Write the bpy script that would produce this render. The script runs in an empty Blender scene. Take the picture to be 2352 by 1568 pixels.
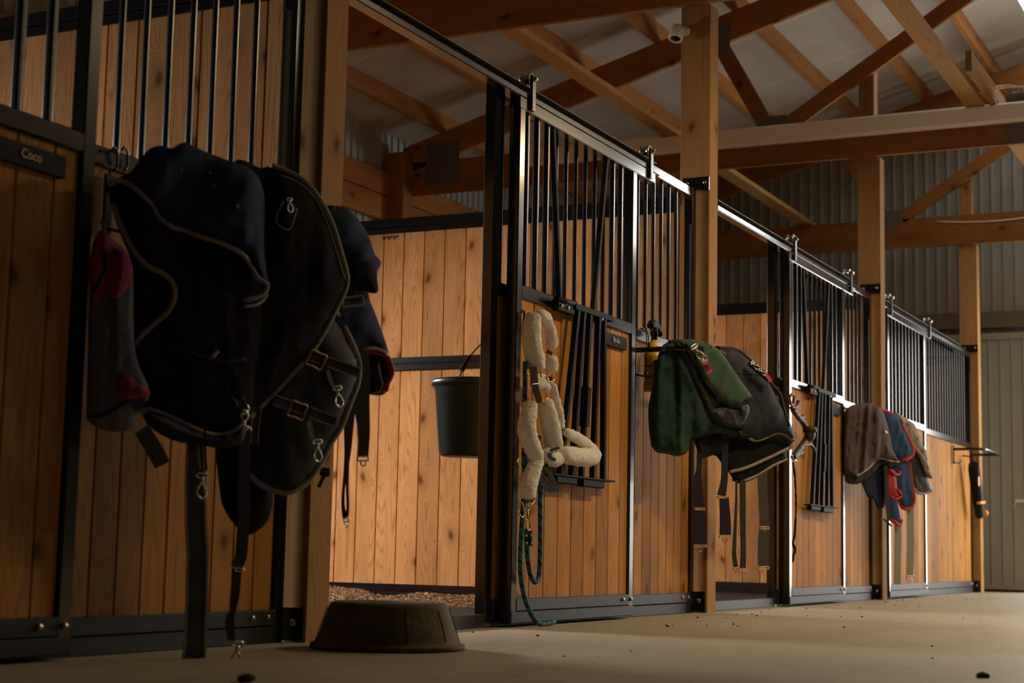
import bpy, math, random
from mathutils import Vector, Matrix, noise, geometry
random.seed(7)
SC = bpy.context.scene
COL = SC.collection
V = Vector
# ------------------------------------------------------------------ camera
CAM = V((-4.3371, -2.8248, 0.2953)); YAW, PIT, ROL, FPX = 0.4585, 0.1248, 0.0206, 3807.2
FW = V((math.cos(PIT)*math.cos(YAW), math.cos(PIT)*math.sin(YAW), math.sin(PIT)))
RT0 = V((math.sin(YAW), -math.cos(YAW), 0)); UP0 = RT0.cross(FW)
RT = math.cos(ROL)*RT0 + math.sin(ROL)*UP0
UP = -math.sin(ROL)*RT0 + math.cos(ROL)*UP0
cd = bpy.data.cameras.new('camera'); cam = bpy.data.objects.new('camera', cd); COL.objects.link(cam)
m3 = Matrix((RT, UP, -FW)).transposed(); cam.matrix_world = Matrix.Translation(CAM) @ m3.to_4x4()
cd.sensor_width = 36; cd.lens = FPX/2352*36; cd.clip_start = .05
cd.dof.use_dof = True; cd.dof.focus_distance = 7.0; cd.dof.aperture_fstop = 4.0
SC.camera = cam
def ray(q): return FW + RT*((q[0]-1176)/FPX) - UP*((q[1]-784)/FPX)
def hit(q, p0, n):                       # where the sight line through q meets a plane of the building
    d = ray(q); return CAM + d*((V(p0)-CAM).dot(n)/d.dot(n))
def onY(q, y): return hit(q, (0, y, 0), V((0, 1, 0)))
def onX(q, x): return hit(q, (x, 0, 0), V((1, 0, 0)))
# ------------------------------------------------------------------ materials
def mat(name):
    m = bpy.data.materials.new(name); m.use_nodes = True
    nt = m.node_tree; b = nt.nodes['Principled BSDF']; return m, nt, b
def N(nt, t, **kw):
    n = nt.nodes.new(t)
    for k, v in kw.items():
        if k.startswith('i_'): n.inputs[k[2:].replace('_', ' ')].default_value = v
        elif k.startswith('n_'): n.inputs[int(k[2:])].default_value = v
        else: setattr(n, k, v)
    return n
def L(nt, a, b): nt.links.new(a, b)
def ramp(nt, fac, stops):
    r = N(nt, 'ShaderNodeValToRGB'); e = r.color_ramp.elements
    while len(e) < len(stops): e.new(.5)
    for el, (p, c) in zip(e, stops): el.position = p; el.color = (*c, 1)
    L(nt, fac, r.inputs[0]); return r.outputs[0]
def mth(nt, op, a, b=None, c=None):
    n = N(nt, 'ShaderNodeMath', operation=op)
    for i, x in enumerate((a, b, c)):
        if x is None: continue
        if isinstance(x, (int, float)): n.inputs[i].default_value = x
        else: L(nt, x, n.inputs[i])
    return n.outputs[0]
def vscale(nt, v, s):
    n = N(nt, 'ShaderNodeVectorMath', operation='MULTIPLY'); L(nt, v, n.inputs[0]); n.inputs[1].default_value = s; return n.outputs[0]
def mixc(nt, f, a, b, bt='MIX'):
    n = N(nt, 'ShaderNodeMix', data_type='RGBA', blend_type=bt)
    for i, x in ((0, f), (6, a), (7, b)):
        if isinstance(x, (int, float)): n.inputs[i].default_value = x
        elif isinstance(x, tuple): n.inputs[i].default_value = (*x, 1)
        else: L(nt, x, n.inputs[i])
    return n.outputs[2]
def bump(nt, b, h, s, d=.01):
    n = N(nt, 'ShaderNodeBump'); n.inputs['Strength'].default_value = s; n.inputs['Distance'].default_value = d
    L(nt, h, n.inputs['Height']); L(nt, n.outputs[0], b.inputs['Normal'])
def wood(name, light, dark, rough=.5, knots=1.0, ring=16, saw=0.0):
    m, nt, b = mat(name)
    at = N(nt, 'ShaderNodeAttribute', attribute_name='gc'); rn = N(nt, 'ShaderNodeAttribute', attribute_name='rnd')
    g = at.outputs['Vector']
    n1 = N(nt, 'ShaderNodeTexNoise', i_Scale=1.0, i_Detail=1.5, i_Roughness=.4, i_Distortion=.15); L(nt, vscale(nt, g, (10, 10, .5)), n1.inputs['Vector'])
    sx = N(nt, 'ShaderNodeSeparateXYZ'); L(nt, g, sx.inputs[0]); cx = N(nt, 'ShaderNodeCombineXYZ'); L(nt, mth(nt, 'ADD', mth(nt, 'MULTIPLY', mth(nt, 'ADD', sx.outputs[0], sx.outputs[1]), 6.0), mth(nt, 'MULTIPLY', mth(nt, 'SINE', mth(nt, 'MULTIPLY', sx.outputs[2], 31.0)), .05)), cx.inputs[0]); L(nt, mth(nt, 'MULTIPLY', sx.outputs[2], 3.6), cx.inputs[1])
    vo = N(nt, 'ShaderNodeTexVoronoi', voronoi_dimensions='2D', i_Scale=1.0, i_Randomness=1.0, feature='F1'); L(nt, cx.outputs[0], vo.inputs['Vector'])
    vd = vo.outputs['Distance']
    sep = N(nt, 'ShaderNodeSeparateColor'); L(nt, vo.outputs['Color'], sep.inputs[0])
    on = mth(nt, 'GREATER_THAN', sep.outputs[0], 1-.34*knots)
    warp = mth(nt, 'MULTIPLY', mth(nt, 'MULTIPLY', mth(nt, 'POWER', 2.7182, mth(nt, 'MULTIPLY', mth(nt, 'MULTIPLY', vd, vd), -16.0)), .35), on)
    f = mth(nt, 'ADD', n1.outputs[0], warp)
    s = mth(nt, 'MULTIPLY_ADD', mth(nt, 'SINE', mth(nt, 'MULTIPLY', f, 6.283*ring)), .5, .5)
    n2 = N(nt, 'ShaderNodeTexNoise', i_Scale=1.0, i_Detail=4.0, i_Roughness=.7); L(nt, vscale(nt, g, (170, 170, 5.0)), n2.inputs['Vector'])
    n3 = N(nt, 'ShaderNodeTexNoise', i_Scale=1.0, i_Detail=2.0); L(nt, vscale(nt, g, (7, 7, 1.6)), n3.inputs['Vector'])
    t = mth(nt, 'ADD', mth(nt, 'MULTIPLY', mth(nt, 'POWER', s, 3.0), .42), mth(nt, 'MULTIPLY_ADD', n2.outputs[0], .9, -.25))
    c = ramp(nt, t, [(.0, light), (.45, tuple(l*.75+d*.25 for l, d in zip(light, dark))), (.95, dark)])
    c = mixc(nt, mth(nt, 'MULTIPLY_ADD', n3.outputs[0], 1.5, -.5), c, mixc(nt, .5, c, tuple(x*.6 for x in dark)))
    kn = ramp(nt, mth(nt, 'ADD', vd, mth(nt, 'MULTIPLY_ADD', n2.outputs[0], .06, -.03)), [(.05, (1, 1, 1)), (.10, (.5, .5, .5)), (.16, (.22, .22, .22)), (.34, (0, 0, 0))])
    c = mixc(nt, mth(nt, 'MULTIPLY', mth(nt, 'MULTIPLY', kn, on), .85), c, (dark[0]*.35, dark[1]*.28, dark[2]*.3))
    tint = mth(nt, 'MULTIPLY_ADD', rn.outputs['Fac'], .5, .72)
    c2 = N(nt, 'ShaderNodeVectorMath', operation='SCALE'); L(nt, c, c2.inputs[0]); L(nt, tint, c2.inputs['Scale'])
    L(nt, c2.outputs[0], b.inputs['Base Color']); b.inputs['Roughness'].default_value = rough+.2
    b.inputs['Specular IOR Level'].default_value = .06
    h = t
    if saw:
        w = N(nt, 'ShaderNodeTexWave', wave_type='BANDS', bands_direction='Z', i_Scale=28.0, i_Distortion=1.5, i_Detail=1.0); L(nt, g, w.inputs['Vector'])
        h = mth(nt, 'ADD', t, mth(nt, 'MULTIPLY', w.outputs['Fac'], saw))
    bump(nt, b, h, .25, .002); return m
def plain(name, c, rough=.5, metal=0.0, spec=.5, nscale=0, namp=.3, bumps=0.0, c2=None, coat=0, bs=None, bd=.01, sheen=0):
    m, nt, b = mat(name); b.inputs['Roughness'].default_value = rough; b.inputs['Metallic'].default_value = metal
    b.inputs['Specular IOR Level'].default_value = spec; b.inputs['Base Color'].default_value = (*c, 1); b.inputs['Coat Weight'].default_value = coat
    b.inputs['Sheen Weight'].default_value = sheen; b.inputs['Sheen Roughness'].default_value = .4
    if nscale:
        tc = N(nt, 'ShaderNodeTexCoord'); n = N(nt, 'ShaderNodeTexNoise', i_Scale=nscale, i_Detail=5.0, i_Roughness=.6); L(nt, tc.outputs['Object'], n.inputs['Vector'])
        cc = c2 or tuple(x*(1-namp) for x in c)
        L(nt, ramp(nt, n.outputs[0], [(.35, c), (.68, cc)]), b.inputs['Base Color'])
        if bumps:
            nb = n
            if bs: nb = N(nt, 'ShaderNodeTexNoise', i_Scale=bs, i_Detail=3.0); L(nt, tc.outputs['Object'], nb.inputs['Vector'])
            bump(nt, b, nb.outputs[0], bumps, bd)
    return m
M = {}
M['partition_wood'] = wood('partition_wood', (.76, .385, .15), (.31, .115, .035), .5, 1.1, 32)
M['front_wood'] = wood('front_wood', (.58, .275, .062), (.27, .105, .020), .45, .6, 20)
M['post_wood'] = wood('post_wood', (.46, .25, .095), (.26, .13, .05), .6, .5, 26, .35)
M['truss_wood'] = wood('truss_wood', (.36, .155, .045), (.19, .074, .020), .65, .45, 24)
M['brace_wood'] = wood('brace_wood', (.42, .225, .08), (.25, .12, .038), .65, .3, 24)
M['black_steel'] = plain('black_steel', (.008, .008, .0085), .17, 0, .85, 60, .2, .03, bs=700, bd=.001)
M['bar_steel'] = plain('bar_steel', (.010, .0105, .012), .62, 0, .08)
M['grille_steel'] = plain('grille_steel', (.008, .009, .011), .26, 0, .5)
M['kick_steel'] = plain('kick_steel', (.022, .020, .018), .5, 0, .2, 40, .3)
M['edge_steel'] = plain('edge_steel', (.10, .075, .05), .45, 0, .4)
M['track_black'] = plain('track_black', (.011, .010, .009), .5, 0, .4)
M['zinc'] = plain('zinc', (.62, .60, .55), .28, 1.0, .5, 90, .25)
M['brass'] = plain('brass', (.45, .31, .13), .35, 1.0, .5)
M['chrome'] = plain('chrome', (.75, .73, .7), .18, 1.0)
M['copper'] = plain('bolt', (.55, .42, .28), .4, 1.0)
M['white_pvc'] = plain('white_pvc', (.86, .78, .68), .5)
M['white_plastic'] = plain('white_plastic', (.8, .74, .72), .4)
M['black_plastic'] = plain('black_plastic', (.010, .010, .010), .6, 0, .15)
M['gusset'] = plain('gusset', (.22, .20, .18), .55, .6, .5, 120, .5)
M['rubber'] = plain('rubber', (.085, .068, .040), .8, 0, .15, 8, .5, .3, c2=(.16, .13, .08), bs=60)
M['bucket'] = plain('bucket_plastic', (.009, .015, .014), .36, 0, .5, 9, .4, 0, c2=(.016, .023, .021))
M['navy'] = plain('navy_cloth', (.030, .042, .100), .9, 0, .1, 30, .3, .5, bs=400, bd=.003)
M['navy_dark'] = plain('navy_lining', (.010, .012, .026), .7, 0, .3, 30, .3, .3, bs=300, bd=.003)
M['black_cloth'] = plain('black_cloth', (.011, .0095, .008), .95, 0, .06, 22, .4, .5, c2=(.018, .0155, .013), bs=400, bd=.003)
M['black_lining'] = plain('black_lining', (.005, .005, .005), .8, 0, .2)
M['binding'] = plain('grey_binding', (.34, .31, .25), .8, 0, .2, 200, .4)
M['binding_dark'] = plain('dark_binding', (.035, .035, .038), .8, 0, .2, 120, .3)
M['tan'] = plain('tan_trim', (.34, .28, .20), .7, 0, .3, 80, .35)
M['cream'] = plain('cream_trim', (.48, .42, .32), .7)
M['pink'] = plain('pink_fleece', (.55, .03, .06), .9, 0, .2, 60, .35, .4)
M['grey_fleece'] = plain('grey_fleece', (.20, .165, .13), .95, 0, .1, 90, .25, .4)
M['crimson'] = plain('crimson', (.34, .02, .035), .7, 0, .3)
M['red'] = plain('red_binding', (.52, .018, .018), .7, 0, .3, 40, .35)
M['green'] = plain('green_canvas', (.018, .058, .043), .85, 0, .15, 9, .4, .5, c2=(.011, .036, .027), bs=500, bd=.002, sheen=.1)
M['green_dusty'] = plain('dusty_green_canvas', (.030, .092, .066), .85, 0, .2, 8, .4, .5, c2=(.075, .10, .065), bs=500, bd=.002, sheen=.1)
M['dusty_navy'] = plain('dusty_navy_nylon', (.015, .022, .042), .75, 0, .12, 7, .4, .3, c2=(.045, .048, .056), bs=40, bd=.006)
M['shiny_navy'] = plain('navy_nylon', (.016, .021, .038), .5, 0, .3, 14, .4, .6, c2=(.045, .045, .05), bs=30, bd=.02)
M['brown'] = plain('brown_fleece', (.095, .065, .070), .95, 0, .1, 30, .25, .3, sheen=.1)
M['blue'] = plain('blue_cloth', (.022, .055, .135), .9, 0, .1, 30, .3, .3)
M['camo'] = plain('camouflage', (.09, .045, .045), .85, 0, .2, 22, .3, 0, c2=(.36, .32, .25))
M['grey_web'] = plain('grey_webbing', (.13, .125, .105), .8, 0, .2, 60, .25)
M['olive_web'] = plain('olive_webbing', (.035, .032, .024), .75, 0, .3, 60, .3)
M['sage_web'] = plain('sage_webbing', (.27, .27, .21), .8, 0, .2, 60, .2)
M['leather'] = plain('leather', (.04, .013, .007), .85, 0, .05, 60, .4)
M['black_leather'] = plain('black_leather', (.012, .010, .008), .75, 0, .08)
M['hot_pink'] = plain('pink_tag', (.62, .045, .17), .5)
M['yellow'] = plain('yellow_plastic', (.72, .47, .012), .32)
M['bottle_label'] = plain('bottle_label', (.03, .03, .028), .4, 0, .5, 60, .3, 0, c2=(.10, .10, .09))
M['rust'] = plain('rusty_iron', (.05, .03, .02), .5, .3, .4, 80, .5, .4, bs=160)
M['orange'] = plain('orange_plastic', (.75, .24, .02), .4)
M['gold_letter'] = plain('gold_letters', (.42, .31, .16), .5)
M['siding'] = plain('siding_paint', (.34, .36, .33), .45, 0, .5, 1.5, .12)
M['dark_boards'] = plain('dark_boards', (.045, .028, .016), .7)
M['siding_dark'] = plain('upper_siding', (.20, .20, .19), .5, 0, .4)
M['ink'] = plain('ink', (.02, .015, .03), .8)
M['chips_core'] = plain('shavings', (.26, .14, .06), .95, 0, .1, 50, .5, 1, c2=(.10, .05, .022))
M['mat_black'] = plain('stall_mat', (.03, .026, .022), .8, 0, .2, 20, .3)
M['clod'] = plain('clod', (.05, .03, .015), .95, 0, .1, 40, .4)
# fleece
m, nt, b = mat('sheepskin'); tc = N(nt, 'ShaderNodeTexCoord'); n = N(nt, 'ShaderNodeTexNoise', i_Scale=150.0, i_Detail=3.0, i_Roughness=.6); L(nt, tc.outputs['Object'], n.inputs['Vector'])
n0 = N(nt, 'ShaderNodeTexNoise', i_Scale=9.0, i_Detail=2.0); L(nt, tc.outputs['Object'], n0.inputs['Vector'])
L(nt, mixc(nt, n0.outputs[0], ramp(nt, n.outputs[0], [(.3, (.70, .63, .52)), (.6, (.98, .96, .92))]), (.96, .93, .87)), b.inputs['Base Color'])
b.inputs['Roughness'].default_value = .95; b.inputs['Sheen Weight'].default_value = .3; b.inputs['Specular IOR Level'].default_value = .1; bump(nt, b, n.outputs[0], .9, .006); M['sheepskin'] = m
# rope
m, nt, b = mat('lead_rope'); at = N(nt, 'ShaderNodeAttribute', attribute_name='gc'); sp = N(nt, 'ShaderNodeSeparateXYZ'); L(nt, at.outputs['Vector'], sp.inputs[0])
tw = mth(nt, 'FRACT', mth(nt, 'ADD', mth(nt, 'MULTIPLY', sp.outputs[2], 22.0), sp.outputs[0]))
nz = N(nt, 'ShaderNodeTexNoise', i_Scale=1.0, i_Detail=1.0); L(nt, vscale(nt, at.outputs['Vector'], (14, 1, 300)), nz.inputs['Vector'])
tw = mth(nt, 'FRACT', mth(nt, 'ADD', tw, mth(nt, 'MULTIPLY', nz.outputs[0], .25)))
r = N(nt, 'ShaderNodeValToRGB'); r.color_ramp.interpolation = 'CONSTANT'; e = r.color_ramp.elements
for p, c in [(0, (.004, .006, .01)), (.3, (.0, .24, .22)), (.55, (.02, .10, .34)), (.8, (.01, .20, .27))]:
    if p in (0,): e[0].position = 0; e[0].color = (*c, 1)
    else: el = e.new(p); el.color = (*c, 1)
e[-1].color = (.004, .01, .02, 1); e[-1].position = .97
L(nt, tw, r.inputs[0]); L(nt, r.outputs[0], b.inputs['Base Color']); b.inputs['Roughness'].default_value = .8; bump(nt, b, nz.outputs[0], .8, .004); M['rope'] = m
# concrete
m, nt, b = mat('concrete'); tc = N(nt, 'ShaderNodeTexCoord')
n1 = N(nt, 'ShaderNodeTexNoise', i_Scale=1.0, i_Detail=6.0, i_Roughness=.65); L(nt, vscale(nt, tc.outputs['Object'], (.5, 1.3, 1)), n1.inputs['Vector'])
n2 = N(nt, 'ShaderNodeTexNoise', i_Scale=1.0, i_Detail=5.0, i_Roughness=.7); L(nt, vscale(nt, tc.outputs['Object'], (5, 22, 1)), n2.inputs['Vector'])
n3 = N(nt, 'ShaderNodeTexNoise', i_Scale=38.0, i_Detail=3.0); L(nt, tc.outputs['Object'], n3.inputs['Vector'])
c = ramp(nt, n1.outputs[0], [(.3, (.39, .35, .26)), (.7, (.29, .25, .175))])
c = mixc(nt, mth(nt, 'MULTIPLY', ramp(nt, n2.outputs[0], [(.5, (0, 0, 0)), (.75, (1, 1, 1))]), .5), c, (.20, .155, .10))
c = mixc(nt, mth(nt, 'MULTIPLY', ramp(nt, n3.outputs[0], [(.66, (0, 0, 0)), (.74, (1, 1, 1))]), .35), c, (.2, .15, .09))
L(nt, c, b.inputs['Base Color']); b.inputs['Roughness'].default_value = .55; b.inputs['Specular IOR Level'].default_value = .35; bump(nt, b, n2.outputs[0], .12, .004); M['concrete'] = m
# roof liner with faint seams
m, nt, b = mat('roof_liner'); tc = N(nt, 'ShaderNodeTexCoord'); sp = N(nt, 'ShaderNodeSeparateXYZ'); L(nt, tc.outputs['Object'], sp.inputs[0])
fx = mth(nt, 'PINGPONG', sp.outputs[0], .61); seam = ramp(nt, fx, [(0, (1, 1, 1)), (.02, (0, 0, 0))])
n1 = N(nt, 'ShaderNodeTexNoise', i_Scale=3.0, i_Detail=3.0); L(nt, tc.outputs['Object'], n1.inputs['Vector'])
c = ramp(nt, n1.outputs[0], [(.3, (.44, .385, .325)), (.7, (.37, .32, .265))])
L(nt, mixc(nt, mth(nt, 'MULTIPLY', seam, .5), c, (.70, .63, .54)), b.inputs['Base Color']); b.inputs['Roughness'].default_value = .45; bump(nt, b, mth(nt, 'ADD', seam, n1.outputs[0]), .3, .02); M['liner'] = m
def emis(name, c, s):
    m, nt, b = mat(name); b.inputs['Base Color'].default_value = (.8, .8, .8, 1); b.inputs['Emission Color'].default_value = (*c, 1); b.inputs['Emission Strength'].default_value = s; return m
M['skylight'] = emis('skylight_panel', (1, .97, .93), 3.0)
M['led'] = emis('lamp_lens', (1, .82, .58), 12.0)
M['glass'] = plain('window_glass', (.9, .95, 1), .02); M['glass'].node_tree.nodes['Principled BSDF'].inputs['Transmission Weight'].default_value = 1
# ------------------------------------------------------------------ mesh builder
def wloc(o):
    p = V((0, 0, 0))
    while o: p += o.location; o = o.parent
    return p
def tag(o, label=None, cat=None, group=None, kind=None):
    if label: o['label'] = label
    if cat: o['category'] = cat
    if group: o['group'] = group
    if kind: o['kind'] = kind
    return o
def thing(name, loc, label, cat, group=None):
    o = bpy.data.objects.new(name, None); COL.objects.link(o); o.location = loc; o.empty_display_size = .05
    return tag(o, label, cat, group)
class MB:
    def __init__(s): s.v = []; s.f = []; s.g = []; s.r = []; s.sm = []; s.mi = []; s.cm = 0
    def prism(s, prof, O, U, W, A, rnd=None, smooth=False, cap=True):
        """profile of (u,w) points extruded along vector A"""
        O, U, W, A = V(O), V(U), V(W), V(A); n = len(prof); b = len(s.v); ln = A.length
        go = V((random.random()*40, random.random()*40, random.random()*40)); r = random.random() if rnd is None else rnd
        for k in (0, 1):
            for u, w in prof: s.v.append(O+U*u+W*w+A*k); s.g.append(go+V((u, w, ln*k))); s.r.append(r)
        for i in range(n):
            j = (i+1) % n; s.f.append((b+i, b+j, b+n+j, b+n+i)); s.sm.append(smooth); s.mi.append(s.cm)
        if cap:
            s.f.append(tuple(b+i for i in range(n))[::-1]); s.f.append(tuple(b+n+i for i in range(n))); s.sm += [False]*2; s.mi += [s.cm]*2
        return s
    def box(s, x0, x1, y0, y1, z0, z1, along='z', c=0.0, rnd=None):
        dx, dy, dz = x1-x0, y1-y0, z1-z0
        def rc(a, b):
            if c <= 0: return [(0, 0), (a, 0), (a, b), (0, b)]
            return [(c, 0), (a-c, 0), (a, c), (a, b-c), (a-c, b), (c, b), (0, b-c), (0, c)]
        if along == 'z': return s.prism(rc(dx, dy), (x0, y0, z0), (1, 0, 0), (0, 1, 0), (0, 0, dz), rnd)
        if along == 'x': return s.prism(rc(dy, dz), (x0, y0, z0), (0, 1, 0), (0, 0, 1), (dx, 0, 0), rnd)
        return s.prism(rc(dz, dx), (x0, y0, z0), (0, 0, 1), (1, 0, 0), (0, dy, 0), rnd)
    def beam(s, P, Q, w, h, side=None, c=.002):
        """bar from P to Q, w wide across 'side', h the other way, centred"""
        P, Q = V(P), V(Q); A = Q-P; sd = V(side or (1, 0, 0)); W2 = A.cross(sd).normalized(); U = W2.cross(A).normalized()
        pr = [(-w/2+c, -h/2), (w/2-c, -h/2), (w/2, -h/2+c), (w/2, h/2-c), (w/2-c, h/2), (-w/2+c, h/2), (-w/2, h/2-c), (-w/2, -h/2+c)]
        return s.prism(pr, P, U, W2, A)
    def tube(s, pts, r, n=10, cap=True, rad=None, disp=None, flat=None, closed=False):
        pts = [V(p) for p in pts]; b = len(s.v); m = len(pts); ln = 0; nrm = None
        for i, p in enumerate(pts):
            if closed: t = (pts[(i+1) % m]-pts[i-1]).normalized()
            else: t = (pts[min(i+1, m-1)]-pts[max(i-1, 0)]).normalized()
            if nrm is None: nrm = t.orthogonal().normalized() if flat is None else (V(flat)-t*V(flat).dot(t)).normalized()
            else: nrm = (nrm-t*nrm.dot(t)); nrm = nrm.normalized() if nrm.length > 1e-6 else t.orthogonal().normalized()
            if flat is not None:
                q = V(flat)-t*V(flat).dot(t)
                if q.length > 1e-4: nrm = q.normalized()
            bn = t.cross(nrm); rr = rad(i/(m-1)) if rad else r
            if i: ln += (p-pts[i-1]).length
            for k in range(n):
                a = 2*math.pi*k/n
                if isinstance(rr, tuple): q = nrm*math.cos(a)*rr[0]+bn*math.sin(a)*rr[1]
                else: q = (nrm*math.cos(a)+bn*math.sin(a))*rr
                w = p+q
                if disp: w = w+q.normalized()*disp(w)
                s.v.append(w); s.g.append(V((k/n, 0, ln))); s.r.append(.5)
        for i in range(m if closed else m-1):
            for k in range(n):
                k2 = (k+1) % n; i2 = (i+1) % m
                s.f.append((b+i*n+k, b+i*n+k2, b+i2*n+k2, b+i2*n+k)); s.sm.append(True); s.mi.append(s.cm)
        if cap and not closed:
            s.f.append(tuple(b+k for k in range(n))[::-1]); s.f.append(tuple(b+(m-1)*n+k for k in range(n))); s.sm += [False]*2; s.mi += [s.cm]*2
        return s
    def lathe(s, prof, O, axis=(0, 0, 1), n=32, smooth=True, a0=0, closed=False, disp=None):
        O = V(O); A = V(axis).normalized(); U = A.orthogonal().normalized(); W = A.cross(U); b = len(s.v); m = len(prof)
        for r, h in prof:
            for k in range(n):
                a = 2*math.pi*k/n+a0; rr = r*(disp(a) if disp else 1); s.v.append(O+A*h+(U*math.cos(a)+W*math.sin(a))*rr); s.g.append(V((k/n, r, h))); s.r.append(.5)
        for i in range(m if closed else m-1):
            for k in range(n):
                k2 = (k+1) % n; i2 = (i+1) % m; s.f.append((b+i*n+k, b+i*n+k2, b+i2*n+k2, b+i2*n+k)); s.sm.append(smooth); s.mi.append(s.cm)
        if not closed:
            for i in (0, m-1):
                if prof[i][0] > 1e-5: s.f.append(tuple(b+i*n+k for k in range(n))); s.sm.append(False); s.mi.append(s.cm)
        return s
    def ball(s, O, r, n=8, sc=(1, 1, 1), disp=None):
        b = len(s.v); O = V(O); m = n
        for i in range(m+1):
            t = math.pi*i/m
            for k in range(n*2):
                a = math.pi*k/n; d = V((math.sin(t)*math.cos(a)*sc[0], math.sin(t)*math.sin(a)*sc[1], math.cos(t)*sc[2]))
                w = O+d*r
                if disp: w += d.normalized()*disp(w)
                s.v.append(w); s.g.append(V((0, 0, 0))); s.r.append(.5)
        for i in range(m):
            for k in range(2*n):
                k2 = (k+1) % (2*n); s.f.append((b+i*2*n+k, b+(i+1)*2*n+k, b+(i+1)*2*n+k2, b+i*2*n+k2)); s.sm.append(True); s.mi.append(s.cm)
        return s
    def quad(s, a, b_, c, d):
        b = len(s.v)
        for p in (a, b_, c, d): s.v.append(V(p)); s.g.append(V(p)); s.r.append(.5)
        s.f.append((b, b+1, b+2, b+3)); s.sm.append(False); s.mi.append(s.cm); return s
    def build(s, name, mats, parent=None):
        if parent is not None: off = wloc(parent)
        else:
            xs = [p.x for p in s.v]; ys = [p.y for p in s.v]; off = V(((min(xs)+max(xs))/2, (min(ys)+max(ys))/2, min(p.z for p in s.v)))
        me = bpy.data.meshes.new(name); me.from_pydata([p-off for p in s.v], [], s.f); me.validate()
        a = me.attributes.new('gc', 'FLOAT_VECTOR', 'POINT'); a.data.foreach_set('vector', [c for g in s.g for c in g])
        a = me.attributes.new('rnd', 'FLOAT', 'POINT'); a.data.foreach_set('value', s.r)
        if len(me.polygons) != len(s.f): print('MISMATCH', name, len(me.polygons), len(s.f))
        if len(me.polygons) == len(s.f): me.polygons.foreach_set('use_smooth', s.sm); me.polygons.foreach_set('material_index', s.mi)
        if isinstance(mats, str): mats = [mats]
        for k in mats: me.materials.append(M[k])
        import bmesh
        bm = bmesh.new(); bm.from_mesh(me); bmesh.ops.recalc_face_normals(bm, faces=bm.faces); bm.to_mesh(me); bm.free()
        o = bpy.data.objects.new(name, me); COL.objects.link(o)
        if parent is not None: o.parent = parent
        else: o.location = off
        return o
def dup(root, shift, parent=None, label=None):
    c = root.copy(); COL.objects.link(c)
    if parent is None: c.location = root.location+V(shift)
    else: c.parent = parent
    if label: c['label'] = label
    for ch in list(root.children): dup(ch, shift, c)
    return c
def spline(pts, step=.02, closed=False):
    """Catmull-Rom through points (2D or 3D Vectors), resampled"""
    P = [V(p) if len(p) == 3 else V((p[0], p[1], 0)) for p in pts]; n = len(P); out = []
    for i in range(n if closed else n-1):
        if closed: a, b_, c, d = P[i-1], P[i], P[(i+1) % n], P[(i+2) % n]
        else: a, b_, c, d = P[max(i-1, 0)], P[i], P[i+1], P[min(i+2, n-1)]
        k = max(1, int((c-b_).length/step))
        for j in range(k):
            t = j/k; out.append(.5*((2*b_)+(c-a)*t+(2*a-5*b_+4*c-d)*t*t+(-a+3*b_-3*c+d)*t*t*t))
    if not closed: out.append(P[-1])
    return out
def text_mesh(s, size, origin, right, up, name, mt, parent, ext=.0008, align='CENTER', bold=0.0):
    cu = bpy.data.curves.new(name, 'FONT'); cu.body = s; cu.size = size; cu.extrude = ext; cu.align_x = align; cu.align_y = 'CENTER'; cu.offset = bold
    t = bpy.data.objects.new('tmp', cu); COL.objects.link(t); dg = bpy.context.evaluated_depsgraph_get(); dg.update()
    me = bpy.data.meshes.new_from_object(t.evaluated_get(dg)); bpy.data.objects.remove(t); me.materials.clear(); me.materials.append(M[mt])
    R, U = V(right).normalized(), V(up).normalized(); F = R.cross(U); off = wloc(parent)
    for v in me.vertices: v.co = V(origin)-off+R*v.co.x+U*v.co.y+F*v.co.z
    o = bpy.data.objects.new(name, me); COL.objects.link(o); o.parent = parent; return o
# ------------------------------------------------------------------ building shell
P = 3.66
def struct(o): o['kind'] = 'structure'; return o
YB, YR, XN, XE = 4.06, -7.5, -7.5, 11.72          # back wall, aisle-side wall, near end, far end
RIDGE = -1.72
def zroof(y): return 3.714+.285*(3.44-(y if y > RIDGE else 2*RIDGE-y))
mb = MB(); mb.box(XN, 17, YR, YB, -.1, 0, 'x'); struct(mb.build('floor', 'concrete'))
mb = MB(); mb.box(17.01, 40, -25, 20, -.12, -.02, 'x'); tag(mb.build('gravel_yard', 'concrete'), 'pale gravel yard outside the far barn door', 'yard', None, 'structure')
def siding(mbx, O, U, height, width, N_, pitch=.105, topf=None):
    """ribbed sheet: O origin, U across, N_ outward normal"""
    O, U, N_ = V(O), V(U), V(N_); k = int(width/pitch)
    for i in range(k):
        for (a, b_, da, db) in ((0, .62, 0, 0), (.62, .72, 0, .014), (.72, .9, .014, .014), (.9, 1, .014, 0)):
            pa, pb = O+U*(i+a)*pitch+N_*da, O+U*(i+b_)*pitch+N_*db
            ha = topf(pa) if topf else height; hb = topf(pb) if topf else height
            mbx.quad(pa, pb, V((pb.x, pb.y, hb)), V((pa.x, pa.y, ha)))
mb = MB(); siding(mb, (XN, YB, 0), (1, 0, 0), zroof(YB)+.2, XE-XN, (0, -1, 0))
mb.box(XN, XE, YB+.02, YB+.12, 0, 3.9, 'x'); struct(mb.build('wall_back', 'siding'))
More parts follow.
